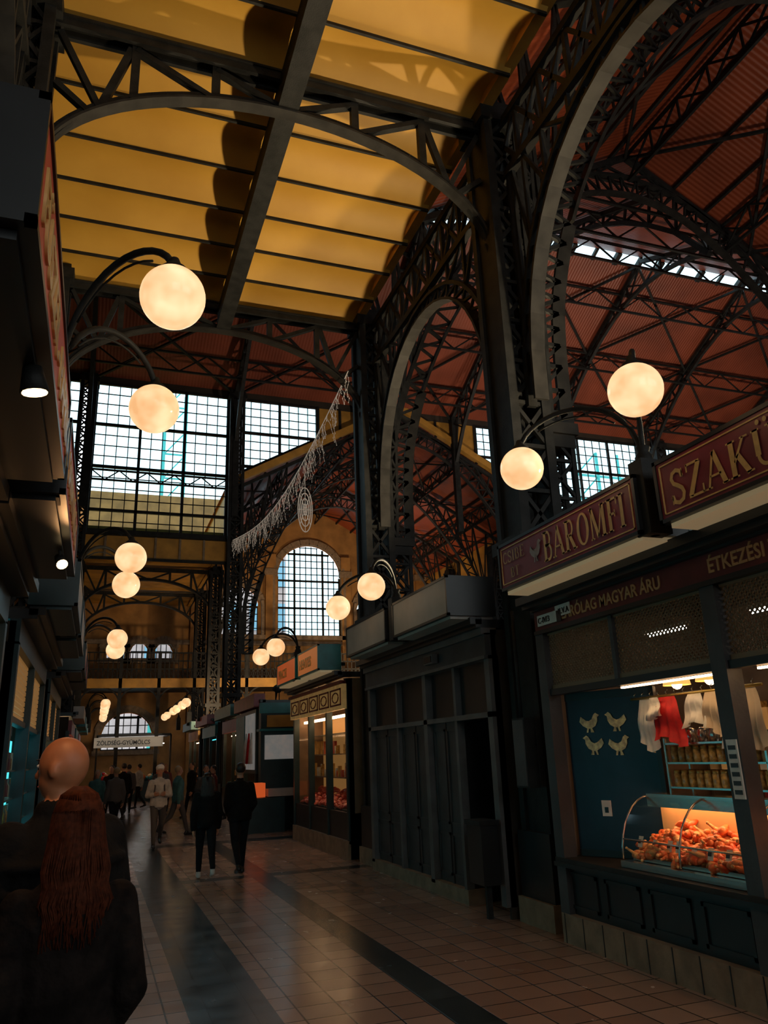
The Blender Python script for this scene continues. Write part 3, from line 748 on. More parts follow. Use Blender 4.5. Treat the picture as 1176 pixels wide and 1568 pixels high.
WBACK = mat('stall_interior', (.20, .13, .08), .7, 0, .2, 3)
b = MB(); Y0, Y1 = 2.2, 7.06
stall_shell(b, Y0, Y1, WBACK)
b.box(4.26, 4.36, Y0, Y1, 2.90, 3.12, MAROON2); b.box(4.24, 4.38, Y0, Y1, 2.86, 2.90, BLACK); b.box(4.22, 4.38, Y0, Y1, 3.10, 3.14, BLACK)
b.box(4.28, 4.38, Y0, Y1, 2.24, 2.30, BLACK)
for y in (Y0+.06, 4.56, Y1-.06): b.box(4.26, 4.40, y-.075, y+.075, .25, 2.9, GREYD)
b.box(4.29, 4.36, 5.80, 5.85, 2.28, 2.88, GREYD)
counter_base(b, Y0, Y1)
pa = Vector((4.46, 6.95, 0)); pb = Vector((4.90, 6.12, 0))
def dg_box(b, t0, t1, z0, z1, m, off=0., th=.04):
    d = (pb-pa); n = Vector((-d.y, d.x, 0)).normalized()*-1
    if n.x > 0: n = -n
    p = pa.lerp(pb, t0)+n*off; q = pa.lerp(pb, t1)+n*off
    vs = [(v.x, v.y, z) for z in (z0, z1) for v in (p, q, q-n*th, p-n*th)]
    b.add(vs, [(3, 2, 1, 0), (4, 5, 6, 7), (0, 1, 5, 4), (1, 2, 6, 5), (2, 3, 7, 6), (3, 0, 4, 7)], m)
dg_box(b, 0, 1, .74, 2.26, NAVY); dg_box(b, .95, 1.0, .74, 2.26, BLACK, .01, .06); dg_box(b, 0, 1, 2.18, 2.26, BLACK, .01, .06); dg_box(b, 0, 1, .74, .80, BLACK, .01, .06)
st = b.obj('poultry_stall')
b = MB(); grille(b, 4.64, 6.92, 2.32, 2.86); grille(b, 2.3, 4.48, 2.32, 2.86); b.obj('wire_grille', st)
text('fascia_lettering', 'KIZÁRÓLAG MAGYAR ÁRU', .15, (4.256, 6.68, 2.95), RX, UZ, GOLDDIM, st, off=.003, sx=.9)
text('fascia_lettering', 'ÉTKEZÉSI TOJÁS', .15, (4.256, 4.50, 2.95), RX, UZ, GOLDDIM, st, off=.003, sx=.9)
b = MB(); b.box(4.245, 4.256, 6.60, 6.98, 2.94, 3.05, WHITE); b.box(4.24, 4.25, 6.36, 6.62, 2.98, 3.09, WHITE); b.box(4.235, 4.243, 6.52, 6.60, 2.93, 3.04, BLACK); b.obj('number_plate', st)
text('number_text', 'C-IV/3', .085, (4.243, 6.96, 2.965), RX, UZ, BLACK, st); text('number_text', 'K.V.A', .08, (4.238, 6.56, 3.0), RX, UZ, BLACK, st)
b = MB(); HENM = mat('hen_sticker', (.85, .70, .38), .6, 0, .3, 25); HENR = mat('hen_sticker_dark', (.50, .25, .06), .6)
slope = (pb.x-pa.x)/(pb.y-pa.y)
def onp(y): return pa.x+(y-pa.y)*slope-.012
for y, z, f in ((6.72, 1.95, 1), (6.48, 1.95, -1), (6.71, 1.74, -1), (6.47, 1.73, 1)):
    hen(b, onp(y), y, z, .20, HENM, f, slope); hen(b, onp(y)-.004, y+.01, z-.01, .09, HENR, f, slope)
b.obj('hen_stickers', st)
b = MB(); dg_box(b, .30, .40, 1.10, 1.24, WHITE, .01, .01); dg_box(b, .33, .37, 1.13, 1.18, BLACK, .012, .004)
b.box(4.25, 4.26, 4.50, 4.60, 1.35, 1.75, WHITE)
for i in range(6): b.box(4.247, 4.25, 4.515, 4.585, 1.38+i*.06, 1.41+i*.06, GREYD)
b.obj('paper_notice', st)
for i, (a, c) in enumerate(((4.68, 6.14), (2.5, 4.42))):
    b = MB(); showcase(b, a, c); sc = b.obj('display_case')
    meat_pile('chicken_meat', False, a+.06, c-.06, .795, MEAT, 560, 3+i, m2=MEATB)
    price_cards('price_tags', False, a+.05, c-.05, .86, 8)
b = MB()
for z in (1.38, 1.58):
    b.box(4.72, 4.98, 4.72, 5.85, z-.015, z, STEEL)
    for i in range(12):
        for r in range(2):
            c = (4.78+r*.12, 4.77+i*.093, z)
            b.lathe(c, [(0, 0), (.036, 0), (.038, .03), (.038, .10), (.03, .115)], JARM, 10); b.lathe((c[0], c[1], z+.115), [(.033, 0), (.033, .02), (0, .02)], GOLDL, 10)
for y in (4.72, 5.85): b.box(4.72, 4.74, y-.01, y+.01, 1.3, 1.78, STEEL); b.box(4.96, 4.98, y-.01, y+.01, 1.3, 1.78, STEEL)
for i in range(6):
    c = (4.86, 4.95+i*.14, 1.74); b.lathe(c, [(0, 0), (.04, 0), (.05, .05), (.045, .10), (.02, .12), (.0, .12)], STEEL, 10)
b.box(4.72, 4.98, 4.72, 5.85, 1.725, 1.74, STEEL)
b.obj('jar_shelf')
b = MB()
b.tube([(4.70, 4.62, 2.14), (4.70, 6.2, 2.14)], .012, GOLDL, 8)
for i in range(14): b.tube([(4.70, 4.7+i*.11, 2.14), (4.68, 4.7+i*.11, 2.17), (4.70, 4.7+i*.11, 2.19)], .005, STEEL, 5)
def cloth(b, y, wd, h, m, x=4.70, ztop=2.13, seed=0):
    n = 12; k = 9; vs = []; fs = []
    for j in range(k+1):
        t = j/k
        for i in range(n+1):
            u = i/n-.5; wv = wd*(.55+.45*t**.6)
            vs.append((x+.03*math.sin(i*1.7+seed)*t-.02*t+.02*math.sin(j*.9+seed), y+u*wv+.015*math.sin(j+seed), ztop-h*t*(1+.12*math.cos(u*5+seed))))
    for j in range(k):
        for i in range(n): a = j*(n+1)+i; fs.append((a, a+1, a+n+2, a+n+1))
    b.add(vs, fs, m, True)
APR = mat('apron_cream', (.65, .52, .36), .7)
cloth(b, 6.02, .26, .42, WHITE, seed=1); cloth(b, 5.68, .38, .38, REDC, seed=2, x=4.67); cloth(b, 5.80, .2, .18, WHITE, seed=5, x=4.64); cloth(b, 5.36, .28, .26, WHITE, seed=3); cloth(b, 5.15, .24, .32, APR, seed=8, x=4.68); cloth(b, 4.95, .26, .40, WHITE, seed=4); cloth(b, 4.76, .24, .42, APR, seed=7)
b.obj('hanging_aprons')
b = MB(); b.tube([(4.70, 2.5, 2.14), (4.70, 4.45, 2.14)], .012, GOLDL, 8)
for i in range(6): cloth(b, 2.7+i*.31, .26, .38, (WHITE, REDC, WHITE)[i % 3], seed=10+i)
b.obj('hanging_aprons')
SHADEM = mat('lampshade_yellow', (.8, .5, .12), .5, emi=(1, .6, .15), estr=.8)
def shade(x, y, z):
    b = MB(); b.tube([(x, y, z+.1), (x, y, 3.08)], .006, BLACK, 6)
    b.lathe((x, y, z), [(.13, 0), (.12, .05), (.08, .1), (.03, .13), (0, .13)], SHADEM, 18)
    b.ball((x, y, z+.01), .05, TUBEW, 10, 8); b.obj('pendant_lamp')
for y in (6.2, 5.75, 4.2, 3.6): shade(5.25, y, 2.27)
b = MB()   # strip light behind the grille lights the hanging goods
for x, y in ((5.3, 4.9), (5.3, 6.3), (5.3, 3.4)): b.tube([(x, y-.28, 2.80), (x, y+.28, 2.80)], .014, TUBE, 8); b.box(x-.03, x+.03, y-.32, y+.32, 2.82, 2.86, WHITE); b.beam((x, y, 2.86), (x, y, 3.12), .02, IRON)
b.obj('fluorescent_tube')
b = MB()
for a, c in ((4.7, 6.0), (2.5, 4.4)): b.box(4.42, 4.47, a, c, 2.24, 2.29, BLACK); b.box(4.43, 4.46, a+.03, c-.03, 2.225, 2.24, TUBEW)
b.obj('counter_strip_light')
b = MB()
for z in (1.0, 1.4, 1.8):
    b.box(6.1, 6.33, 2.3, 6.9, z, z+.03, STEEL)
    for i in range(34): b.box(6.15, 6.3, 2.4+i*.13, 2.48+i*.13, z+.03, z+.03+random.uniform(.1, .28), random.choice([WHITE, MAROON, JARM, GOLD, WARMD]))
for y in (2.3, 4.6, 6.88): b.box(6.1, 6.33, y, y+.03, 0, 2.1, STEEL)
b.obj('back_shelf')

b = MB(); Y0, Y1 = 8.15, 12.6
stall_shell(b, Y0, Y1)
b.box(4.22, 4.36, Y0, Y1, 2.80, 3.06, GREYD); b.box(4.18, 4.38, Y0, Y1, 3.04, 3.12, GREYL); b.box(4.20, 4.36, Y0, Y1, 2.76, 2.80, GREYL)
b.box(4.25, 4.5, 9.1, Y1, 0, .16, STONE); b.box(4.25, 4.36, 8.15, 12.6, 2.10, 2.16, GREYL)
for y in (Y0+.06, 10.15, Y1-.06): b.box(4.25, 4.38, y-.06, y+.06, .12, 2.8, GREYL)
for y in (9.2, 11.3): b.box(4.27, 4.37, y-.035, y+.035, .12, 2.8, GREYL)
for a, c in ((9.24, 10.09), (10.21, 11.26), (11.34, 12.5)):
    b.box(4.34, 4.37, a, c, .16, 2.1, GREYD)
    m_ = (a+c)/2
    for p, q in ((a+.05, m_-.03), (m_+.03, c-.05)):
        for z0, z1 in ((.25, .75), (.85, 2.02)):
            for ya, yb, za, zb in ((p, q, z0, z0+.03), (p, q, z1-.03, z1), (p, p+.03, z0, z1), (q-.03, q, z0, z1)): b.box(4.322, 4.34, ya, yb, za, zb, GREYD)
    b.box(4.33, 4.345, m_-.012, m_+.012, .16, 2.1, BLACK)
for a, c in ((8.25, 9.16), (9.24, 10.09), (10.21, 11.26), (11.34, 12.5)): b.box(4.35, 4.36, a, c, 2.16, 2.76, BLACK)
b.box(5.0, 5.04, 8.2, 9.2, 0, 2.7, BLACK); b.box(4.36, 5.0, 9.18, 9.22, 0, 2.7, BLACK)
b.obj('closed_stall')
b = MB(); b.box(4.12, 4.2, 9.5, 9.8, 2.86, 2.98, GREYL); b.box(4.11, 4.12, 9.53, 9.77, 2.88, 2.96, BLACK); b.obj('exit_light')
b = MB(); b.box(4.2, 4.33, 7.36, 7.62, 1.35, 2.05, IRON); b.box(4.19, 4.2, 7.38, 7.60, 1.37, 2.03, GREYD); b.tube([(4.25, 7.5, 2.05), (4.25, 7.5, 3.2)], .02, IRON, 8); b.obj('electric_cabinet')
b = MB(); b.box(4.0, 4.2, 8.15, 8.5, .35, .95, BLACK); b.box(3.98, 4.22, 8.13, 8.52, .95, 1.0, IRON); b.box(4.1, 4.16, 8.3, 8.35, 0, .35, IRON); b.obj('litter_bin')

b = MB(); Y0, Y1 = 13.9, 18.1
stall_shell(b, Y0, Y1, WBACK)
for y in (Y0+.05, 15.3, 16.7, Y1-.05): b.box(4.27, 4.39, y-.05, y+.05, .25, 3.1, TEALD)
b.box(4.25, 4.5, Y0, Y1, 0, .3, STONE); b.box(4.3, 4.5, Y0, Y1, .3, .75, BLACK)
OCH = mat('ornate_panel', (.60, .40, .16), .5, 0, .2, 6, emi=(1, .6, .2), estr=.08)
b.box(4.2, 4.28, Y0, Y1, 2.55, 3.0, OCH)
for i in range(5):
    a = Y0+.1+i*.82
    for ya, yb, za, zb in ((a, a+.7, 2.62, 2.65), (a, a+.7, 2.9, 2.93), (a, a+.03, 2.62, 2.93), (a+.67, a+.7, 2.62, 2.93)): b.box(4.185, 4.2, ya, yb, za, zb, MAROON2)
    P = [(4.19, a+.35+.2*math.cos(t), 2.77+.09*math.sin(t)) for t in [2*math.pi*j/16 for j in range(17)]]; b.tube(P, .012, MAROON2, 6)
b.box(4.15, 4.3, Y0, Y1, 3.0, 3.06, MAROON2)
for z in (1.3, 1.75, 2.15): b.box(4.6, 4.95, Y0+.1, Y1-.1, z, z+.02, STEEL)
b.box(4.95, 4.98, Y0+.1, Y1-.1, .75, 2.5, WARMD); b.box(4.5, 4.55, Y0+.1, Y1-.1, 2.45, 2.5, TUBEW)
for i in range(60):
    z = random.choice((1.32, 1.77)); y = random.uniform(Y0+.2, Y1-.2); b.tube([(4.72, y, z), (4.72, y, z+random.uniform(.12, .3))], .045, random.choice([MEAT2, GOLD, MEAT, WHITE, JARM]), 8)
b.add([(4.33, Y0+.1, .75), (4.33, Y1-.1, .75), (4.33, Y1-.1, 2.5), (4.33, Y0+.1, 2.5)], [(0, 1, 2, 3)], GLASS)
b.obj('butcher_stall')
meat_pile('red_meat', False, Y0+.2, Y1-.2, .76, MEAT2, 300, 9, 4.42, 4.9, 1.5, hh=.3)

def left_stall(y0, y1, kind, cy=CYANL):
    b = MB(True)
    stall_shell(b, y0, y1, WALLD)
    b.box(4.26, 4.36, y0, y1, 2.88, 3.12, TEALD); counter_base(b, y0, y1, TEALD)
    n = 2 if y1-y0 > 2.6 else 1
    for i in range(n+1):
        y = y0+.06+(y1-y0-.12)*i/n; b.box(4.26, 4.4, y-.06, y+.06, .2, 2.9, TEALD)
    for i in range(n):
        a = y0+.12+(y1-y0-.12)*i/n; c = a+(y1-y0-.12)/n-.12
        z = 2.25
        while z < 2.86: b.box(4.33, 4.35, a, c, z, z+.045, WARMD if kind != 2 else TEALD); z += .06
        b.box(4.30, 4.38, a, c, 2.18, 2.24, TEALD)
        if kind == 0:
            b.box(4.62, 4.66, a, c, .8, 2.1, cy)
            for z in (1.1, 1.4, 1.7):
                b.box(4.36, 4.62, a, c, z, z+.02, STEEL)
                k = a+.06
                while k < c-.06: b.lathe((4.48, k, z+.02), [(.035, 0), (.035, .12), (.02, .15), (.02, .2), (0, .2)], random.choice([JARM, WHITE, TEAL, MAROON]), 8); k += .11
        elif kind == 1:
            b.box(4.9, 4.94, a, c, .8, 2.1, WARMD)
            for z in (1.0, 1.35, 1.7):
                b.box(4.6, 4.9, a, c, z, z+.02, STEEL)
                k = a+.06
                while k < c-.06: b.box(4.66, 4.8, k, k+.08, z+.02, z+.02+random.uniform(.1, .25), random.choice([MAROON, GOLD, WHITE, REDC])); k += .12
            b.box(4.5, 4.54, a, c, 2.12, 2.15, TUBEW)
        b.add([(4.35, a, .8), (4.35, c, .8), (4.35, c, 2.18), (4.35, a, 2.18)], [(0, 1, 2, 3)], GLASS)
    return b.obj('market_stall')
left_stall(-2.5, 1.9, 2); left_stall(2.2, 4.5, 2); left_stall(4.55, 7.05, 0, CYANL); left_stall(8.15, 12.6, 0); left_stall(13.9, 18.1, 1)
b = MB(True); b.box(4.0, 4.22, 3.9, 5.6, .0, .82, TEALD); b.box(3.98, 4.24, 3.9, 5.6, .82, .86, WHITE); b.box(3.99, 4.0, 4.0, 5.5, .3, .75, CYAND)
b.add([(4.0, 3.9, .86), (4.0, 5.6, .86), (4.08, 5.6, 1.2), (4.08, 3.9, 1.2)], [(0, 1, 2, 3)], GLASS); b.box(4.06, 4.24, 3.9, 5.6, 1.2, 1.22, WHITE)
b.obj('chilled_counter')
def spot(x, y, z, tgt, name='spotlight', e=6, r=.03):
    par = empty(name); p = Vector((x, y, z))
    d = (Vector(tgt)-p).normalized(); b = MB()
    b.tube([p-d*.10, p], r, IRON, 12, r*1.5); b.tube([p-d*.002, p+d*.006], r*1.3, SPOTE, 12)
    b.tube([p-d*.06, (x-.03, y, 3.26)], .010, IRON, 6); b.obj('housing', par)
    l = bpy.data.lights.new(name, 'SPOT'); l.energy = e; l.color = (1, .50, .20); l.spot_size = 2.2; l.shadow_soft_size = .04
    o = bpy.data.objects.new('lamp', l); COL.objects.link(o); o.parent = par; o.location = p+d*.03
    o.rotation_euler = d.to_track_quat('-Z', 'Y').to_euler()
spot(-.315, 2.98, 3.13, (-.08, 3.15, 1.7), e=26, r=.036); spot(-.315, 5.8, 3.12, (.1, 4.9, 2.2), e=8)

def far_stall(mir, y0, y1, seed):
    rnd = random.Random(seed); b = MB(mir)
    stall_shell(b, y0, y1, WALLD, TEALD)
    b.box(4.25, 4.5, y0, y1, 0, .8, rnd.choice([BLACK, TEALD, MAROON2])); b.box(4.22, 4.55, y0, y1, .8, .84, STEEL)
    b.box(4.2, 4.3, y0, y1, 2.6, 3.0, rnd.choice([MAROON, TEAL, YELD, MAROON])); b.box(3.9, 4.2, y0+.1, y1-.1, 3.05, 3.4, rnd.choice([TEAL, MAROON, SIGNGREY]))
    for y in (y0, (y0+y1)/2, y1): b.box(4.26, 4.36, y-.05, y+.05, .8, 2.7, TEALD)
    b.box(5.2, 5.25, y0+.1, y1-.1, .9, 2.5, WARMD); b.box(4.5, 4.54, y0+.2, y1-.2, 2.5, 2.53, TUBEW if rnd.random() < .8 else CYANL)
    for i in range(60):
        z = rnd.choice((.84, 1.2, 1.6)); y = rnd.uniform(y0+.2, y1-.2); x = 4.4+.5*(z-.84); b.box(x, x+.15, y, y+.2, z, z+rnd.uniform(.08, .25), rnd.choice([MEAT, GOLD, WHITE, REDC, JARM, TEAL]))
    return b.obj('market_stall')
sd = 0
for y0, y1 in ((21, 24.5), (25, 28.8), (30.6, 34.5), (36, 39.8)):
    far_stall(False, y0, y1, sd+1)
    if y0 > 24: far_stall(True, y0, y1, sd+20)
    sd += 1
PSTR = mat('poster', (.30, .36, .36), .5, 0, 0, 2.0, col2=(.8, .62, .5), emi=(.9, .9, .85), estr=.10)
b = MB(); b.box(3.98, 4.10, 21.2, 24.4, 1.35, 3.0, TEALD)
for a, c, m in ((21.3, 22.7, PSTR), (22.85, 24.3, TEAL)):
    b.box(3.96, 3.98, a, c, 1.45, 2.9, m)
for i in range(3): b.tube([(3.95, 21.6+i*.4, 1.6), (3.95, 21.6+i*.4, 2.1), (3.95, 21.6+i*.4, 2.4)], .10, (WHITE, REDC, WHITE)[i], 8, .03)
for y in (21.3, 24.3): b.box(4.0, 4.08, y-.04, y+.04, 0, 1.4, IRON)
b.obj('advertising_board')
b = MB()
b.box(4.0, 8.2, 20.6, 20.9, 0, 3.1, TEALD); b.box(3.95, 8.25, 20.55, 20.6, 2.85, 3.12, TEAL); b.box(3.95, 8.25, 20.5, 20.95, 2.40, 2.46, TEAL)
b.box(4.15, 4.85, 20.54, 20.6, 2.5, 2.8, YELD); b.box(4.1, 5.0, 20.54, 20.6, 1.7, 2.3, PSTR); b.box(5.9, 7.4, 20.54, 20.6, 2.2, 2.8, PSTR); b.box(5.9, 7.6, 20.54, 20.6, 1.4, 2.0, TEAL)
b.box(3.55, 4.5, 20.0, 20.5, 0, .8, TEALD); b.box(3.6, 4.0, 19.95, 20.4, .82, 1.15, ORNG); b.box(4.1, 4.8, 20.1, 20.5, .82, 1.0, SIGNGREY); b.box(4.9, 5.8, 20.1, 20.5, 0, 1.0, TEAL)
b.obj('information_kiosk')
b = MB(); b.box(.0, 3.4, 40.2, 42, 0, .9, TEALD); b.box(-.1, 3.0, 39.6, 39.7, 2.45, 2.9, mat('sign_pale', (.45, .42, .36), .5, emi=(.9, .9, .8), estr=.08)); b.box(0, 3.4, 40, 42.5, 2.95, 3.05, BLACK)
for x in (0, 3.35): b.box(x, x+.08, 40, 40.1, 0, 3, IRON)
for x in (.2, 2.7): b.box(x, x+.05, 39.7, 40.05, 2.8, 2.85, IRON)
for i in range(80): b.ball((random.uniform(.1, 3.3), random.uniform(40.2, 40.9), random.uniform(.9, 1.3)), .13, random.choice([MEAT, GOLD, TEAL, REDC]), 8, 6)
b.box(.2, 3.2, 41.5, 41.55, 2.6, 2.64, TUBE)
gs = b.obj('greengrocer_stall')
text('lettering', 'ZÖLDSÉG-GYÜMÖLCS', .27, (.02, 39.58, 2.57), (1, 0, 0), UZ, BLACK, gs, off=.004, sx=.88)

ICE = mat('icicle_lights', (.45, .40, .35), .5, emi=(1, .8, .6), estr=.2)
b = MB(); A = Vector((4.15, 12.9, 8.9)); B_ = Vector((4.55, 29.6, 10.0)); rnd = random.Random(4); prev = None
for i in range(170):
    t = i/169; p = A.lerp(B_, t)+Vector((0, 0, -1.0*math.sin(math.pi*t)*(1-.3*t)))
    if prev is not None: b.beam(prev, p, .012, ICE)
    L = rnd.uniform(.1, .7); q = p
    k = 0
    while k < L:
        q2 = q+Vector((rnd.uniform(-.04, .04), rnd.uniform(-.04, .04), -.09)); b.beam(q, q2, .005, ICE); b.ball(q2, .011, ICE, 5, 3); q = q2; k += .09
    prev = p
b.obj('icicle_light_garland')
b = MB()
c = Vector((4.66, 18.4, 7.8))
for s_ in (1., .75, .5, .25):
    P = [(c.x+.20*s_*math.cos(t), c.y+.05*s_*math.cos(t), c.z+.60*s_*math.sin(t)) for t in [2*math.pi*i/24 for i in range(25)]]; b.tube(P, .014, ICE, 5)
for a_ in range(4):
    t = math.pi*a_/4; b.tube([(c.x+.2*math.cos(t), c.y, c.z+.6*math.sin(t)), (c.x-.2*math.cos(t), c.y, c.z-.6*math.sin(t))], .008, ICE, 5)
b.tube([c+Vector((0, 0, .62)), c+Vector((0, 0, 1.3))], .008, ICE, 5)
b.obj('christmas_ornament')

# ------------------------------------------------------------------ people
def cap_mesh(b, p, q, r1, r2, m, seg=14):
    p = Vector(p); q = Vector(q); d = q-p; L = d.length
    d = d.normalized() if L > 1e-6 else Vector((0, 0, 1))
    up = Vector((0, 0, 1)) if abs(d.z) < .9 else Vector((0, 1, 0)); a = d.cross(up).normalized(); c = a.cross(d)
    rings = []
    for i in range(5): t = math.pi/2*i/4; rings.append((p-d*r1*math.cos(t), r1*math.sin(t)))
    for i in range(5): t = math.pi/2*i/4; rings.append((q+d*r2*math.sin(t), r2*math.cos(t)))
    vs = []; fs = []
    for cc, r in rings:
        for k in range(seg): t = 2*math.pi*k/seg; vs.append(cc+(a*math.cos(t)+c*math.sin(t))*max(r, 1e-4))
    for i in range(len(rings)-1):
        for k in range(seg): k2 = (k+1) % seg; fs.append((i*seg+k, (i+1)*seg+k, (i+1)*seg+k2, i*seg+k2))
    b.add(vs, fs, m, True)
def loft(b, rings, m, seg=20):
    vs = []; fs = []; n = len(rings)
    for (cx, cy, z, rx, ry) in rings:
        for k in range(seg): t = 2*math.pi*k/seg; vs.append((cx+rx*math.cos(t), cy+ry*math.sin(t), z))
    for i in range(n-1):
        for k in range(seg): k2 = (k+1) % seg; fs.append((i*seg+k, i*seg+k2, (i+1)*seg+k2, (i+1)*seg+k))
    fs.append(tuple(range(seg))[::-1]); fs.append(tuple((n-1)*seg+k for k in range(seg)))
    b.add(vs, fs, m, True)
def remeshed(b, name, vox, smooth=3):
    o = b.obj(name)
    md = o.modifiers.new('r', 'REMESH'); md.mode = 'VOXEL'; md.voxel_size = vox; md.use_smooth_shade = True
    if smooth: s_ = o.modifiers.new('s', 'SMOOTH'); s_.iterations = smooth; s_.factor = .5
    dg = bpy.context.evaluated_depsgraph_get(); dg.update()
    me = bpy.data.meshes.new_from_object(o.evaluated_get(dg))
    bpy.data.objects.remove(o)
    return me
def person(loc, rot, H, coat, pants, hairm=None, hair='short', shoes=BLACK, stride=.35, arms='down', long_coat=False, puff=.02, vox=.014, turn=0., name='person', bulk=1., lead=1, bag=None, skin=SKIN, collar=False, folds=False):
    par = empty(name); segs = []; b = MB(); D = BLACK
    k = H/1.75
    def cap(lbl, p, q, r1, r2): cap_mesh(b, p, q, r1, r2, D); segs.append((lbl, Vector(p), Vector(q), r1, r2))
    feet = []
    for sg in (-1, 1):
        fwd = stride*lead*sg
        hip = Vector((.09*sg, 0, .93)); th = fwd; kn = hip+Vector((0, math.sin(th)*.43, -math.cos(th)*.43))
        sh = th-(.12 if th > 0 else .45)*(1 if stride > .05 else .1); an = kn+Vector((0, math.sin(sh)*.41, -math.cos(sh)*.41))
        feet.append((hip, kn, an, sh))
    minz = min(f[2].z for f in feet)
    dz = .085-minz
    for (hip, kn, an, sh), sg in zip(feet, (-1, 1)):
        for v in (hip, kn, an): v.z += dz
        cap('pants', hip, kn, .095*bulk, .065); cap('pants', kn, an+Vector((0, 0, .04)), .064, .045)
        pitch = -.5 if (an.z > .12) else 0
        toe = an+Vector((0, .17, -.05+.17*pitch*.6)); heel = an+Vector((0, -.04, -.04))
        cap('shoe', heel, toe, .042, .036); cap('shoe', an, heel, .045, .042)
    pz = dz; P = puff
    rings = [(0, 0, .86+pz, .165*bulk+P, .12*bulk+P), (0, 0, .95+pz, .175*bulk+P, .13*bulk+P), (0, 0, 1.08+pz, .155*bulk+P, .115*bulk+P), (0, .0, 1.22+pz, .175*bulk+P, .125*bulk+P), (0, 0, 1.34+pz, .195*bulk+P*.8, .125*bulk+P), (0, -.005, 1.42+pz, .15*bulk+P*.5, .10+P*.6), (0, -.005, 1.475+pz, .08+P*.4, .07+P*.4)]
    if long_coat: rings = [(0, 0, .48+pz, .22*bulk, .18*bulk), (0, 0, .7+pz, .205*bulk, .16*bulk)]+rings
    loft(b, rings, D)
    if collar: loft(b, [(0, -.01, 1.42+pz, .105, .095), (0, -.01, 1.50+pz, .095, .09), (0, -.01, 1.525+pz, .085, .085)], D)
    if folds:
        for i in range(5):
            z = .98+i*.085+pz
            Pp = [((.185*bulk+P)*math.cos(t), (.135*bulk+P)*math.sin(t), z) for t in [2*math.pi*j/20 for j in range(21)]]; b.tube(Pp, .02, D, 8)
    hem = rings[0][2]
    segs.append(('coat', Vector((0, 0, hem+.1)), Vector((0, 0, 1.38+pz)), .15, .15)); segs.append(('coat', Vector((-.1, 0, 1.36+pz)), Vector((.1, 0, 1.36+pz)), .12, .12))
    wr = []
    for sg in (-1, 1):
        s0 = Vector((.170*sg*bulk, 0, 1.385+pz))
        sw = -stride*lead*sg*.55
        if arms == 'down': el = s0+Vector((.055*sg, math.sin(sw)*.28-.01, -.285)); w_ = el+Vector((-.005*sg, math.sin(sw)*.25+.05, -.245))
        elif arms == 'bent': el = s0+Vector((.07*sg, -.04, -.27)); w_ = el+Vector((-.12*sg, .22, .02))
        else: el = s0+Vector((.045*sg, -.06, -.27)); w_ = el+Vector((-.05*sg, .15, -.16))
        cap('coat', s0, el, .058+P*.6, .05+P*.6); cap('coat', el, w_, .052+P*.6, .038+P*.4); wr.append((sg, el, w_))
    hz = pz
    T = Matrix.Rotation(turn, 4, 'Z')
    def hp(x, y, z): return T @ Vector((x, y, z+hz))
    cap('skin', (0, -.01, 1.44+pz), (0, .005, 1.56+pz), .058, .055)
    R3 = T.to_3x3()
    b.ball(hp(0, 0, 1.655), (.076, .095, .10), D, 20, 14, R3); b.ball(hp(0, .025, 1.60), (.060, .068, .078), D, 16, 12, R3)
    segs.append(('skin', hp(0, 0, 1.57), hp(0, 0, 1.70), .085, .085))
    cap_mesh(b, hp(0, .09, 1.645), hp(0, .108, 1.615), .010, .014, D, 8)
    for sg in (-1, 1): b.ball(hp(.078*sg, -.005, 1.635), (.012, .02, .032), D, 10, 8, R3)
    b.ball(hp(0, .082, 1.578), (.024, .012, .008), D, 10, 6, R3)
    me = remeshed(b, 'body', vox*1., 2)
    lab = {'pants': 0, 'coat': 1, 'skin': 2, 'shoe': 3}
    me.materials.clear()
    for m in (pants, coat, skin, shoes): me.materials.append(m)
    for pl in me.polygons:
        c = pl.center; best = 1e9; bl = 1
        for lbl, p, q, r1, r2 in segs:
            d = q-p; L2 = d.length_squared; t = max(0, min(1, (c-p).dot(d)/L2)) if L2 > 0 else 0
            ds = (c-(p+d*t)).length-(r1+(r2-r1)*t)
            if ds < best: best = ds; bl = lab[lbl]
        if bl == 0 and c.z > hem and (long_coat or c.z > .9+pz): bl = 1
        if bl == 2 and c.z < (1.53 if collar else 1.49)+pz: bl = 1
        pl.material_index = bl; pl.use_smooth = True
    ob = bpy.data.objects.new('body', me); COL.objects.link(ob); ob.parent = par
    f = MB()
    for sg in (-1, 1): f.ball(hp(.030*sg, .083, 1.652), (.013, .008, .007), WHITE, 8, 6, R3); f.ball(hp(.030*sg, .089, 1.652), (.006, .004, .006), BLACK, 8, 6, R3); f.ball(hp(.031*sg, .086, 1.674), (.018, .006, .004), hairm or BLACK, 8, 5, R3)
    f.ball(hp(0, .088, 1.578), (.022, .008, .006), MEAT2, 8, 5, R3); f.obj('face', par)
    if arms != 'pocket':
        h = MB()
        for sg, el, w_ in wr:
            d = (w_-el).normalized(); q = Vector((0, 0, -1)).rotation_difference(d).to_matrix()
            def L(x, y, z): return w_+q @ Vector((x, y, z))
            cap_mesh(h, L(0, 0, .02), L(0, 0, -.03), .026, .026, skin, 10)
            for i, (yy, ln) in enumerate(((.030, .068), (.010, .078), (-.011, .072), (-.031, .056))):
                cap_mesh(h, L(0, yy*.55, -.02), L(0, yy, -.085), .016, .013, skin, 8)
                cap_mesh(h, L(0, yy, -.085), L(-.012*sg, yy*1.05, -.085-ln*.5), .0095, .009, skin, 8); cap_mesh(h, L(-.012*sg, yy*1.05, -.085-ln*.5), L(-.032*sg, yy*1.02, -.085-ln*.92), .0088, .0075, skin, 8)
            cap_mesh(h, L(0, .025, -.035), L(-.012*sg, .052, -.065), .014, .0115, skin, 8); cap_mesh(h, L(-.012*sg, .052, -.065), L(-.02*sg, .057, -.098), .011, .009, skin, 8)
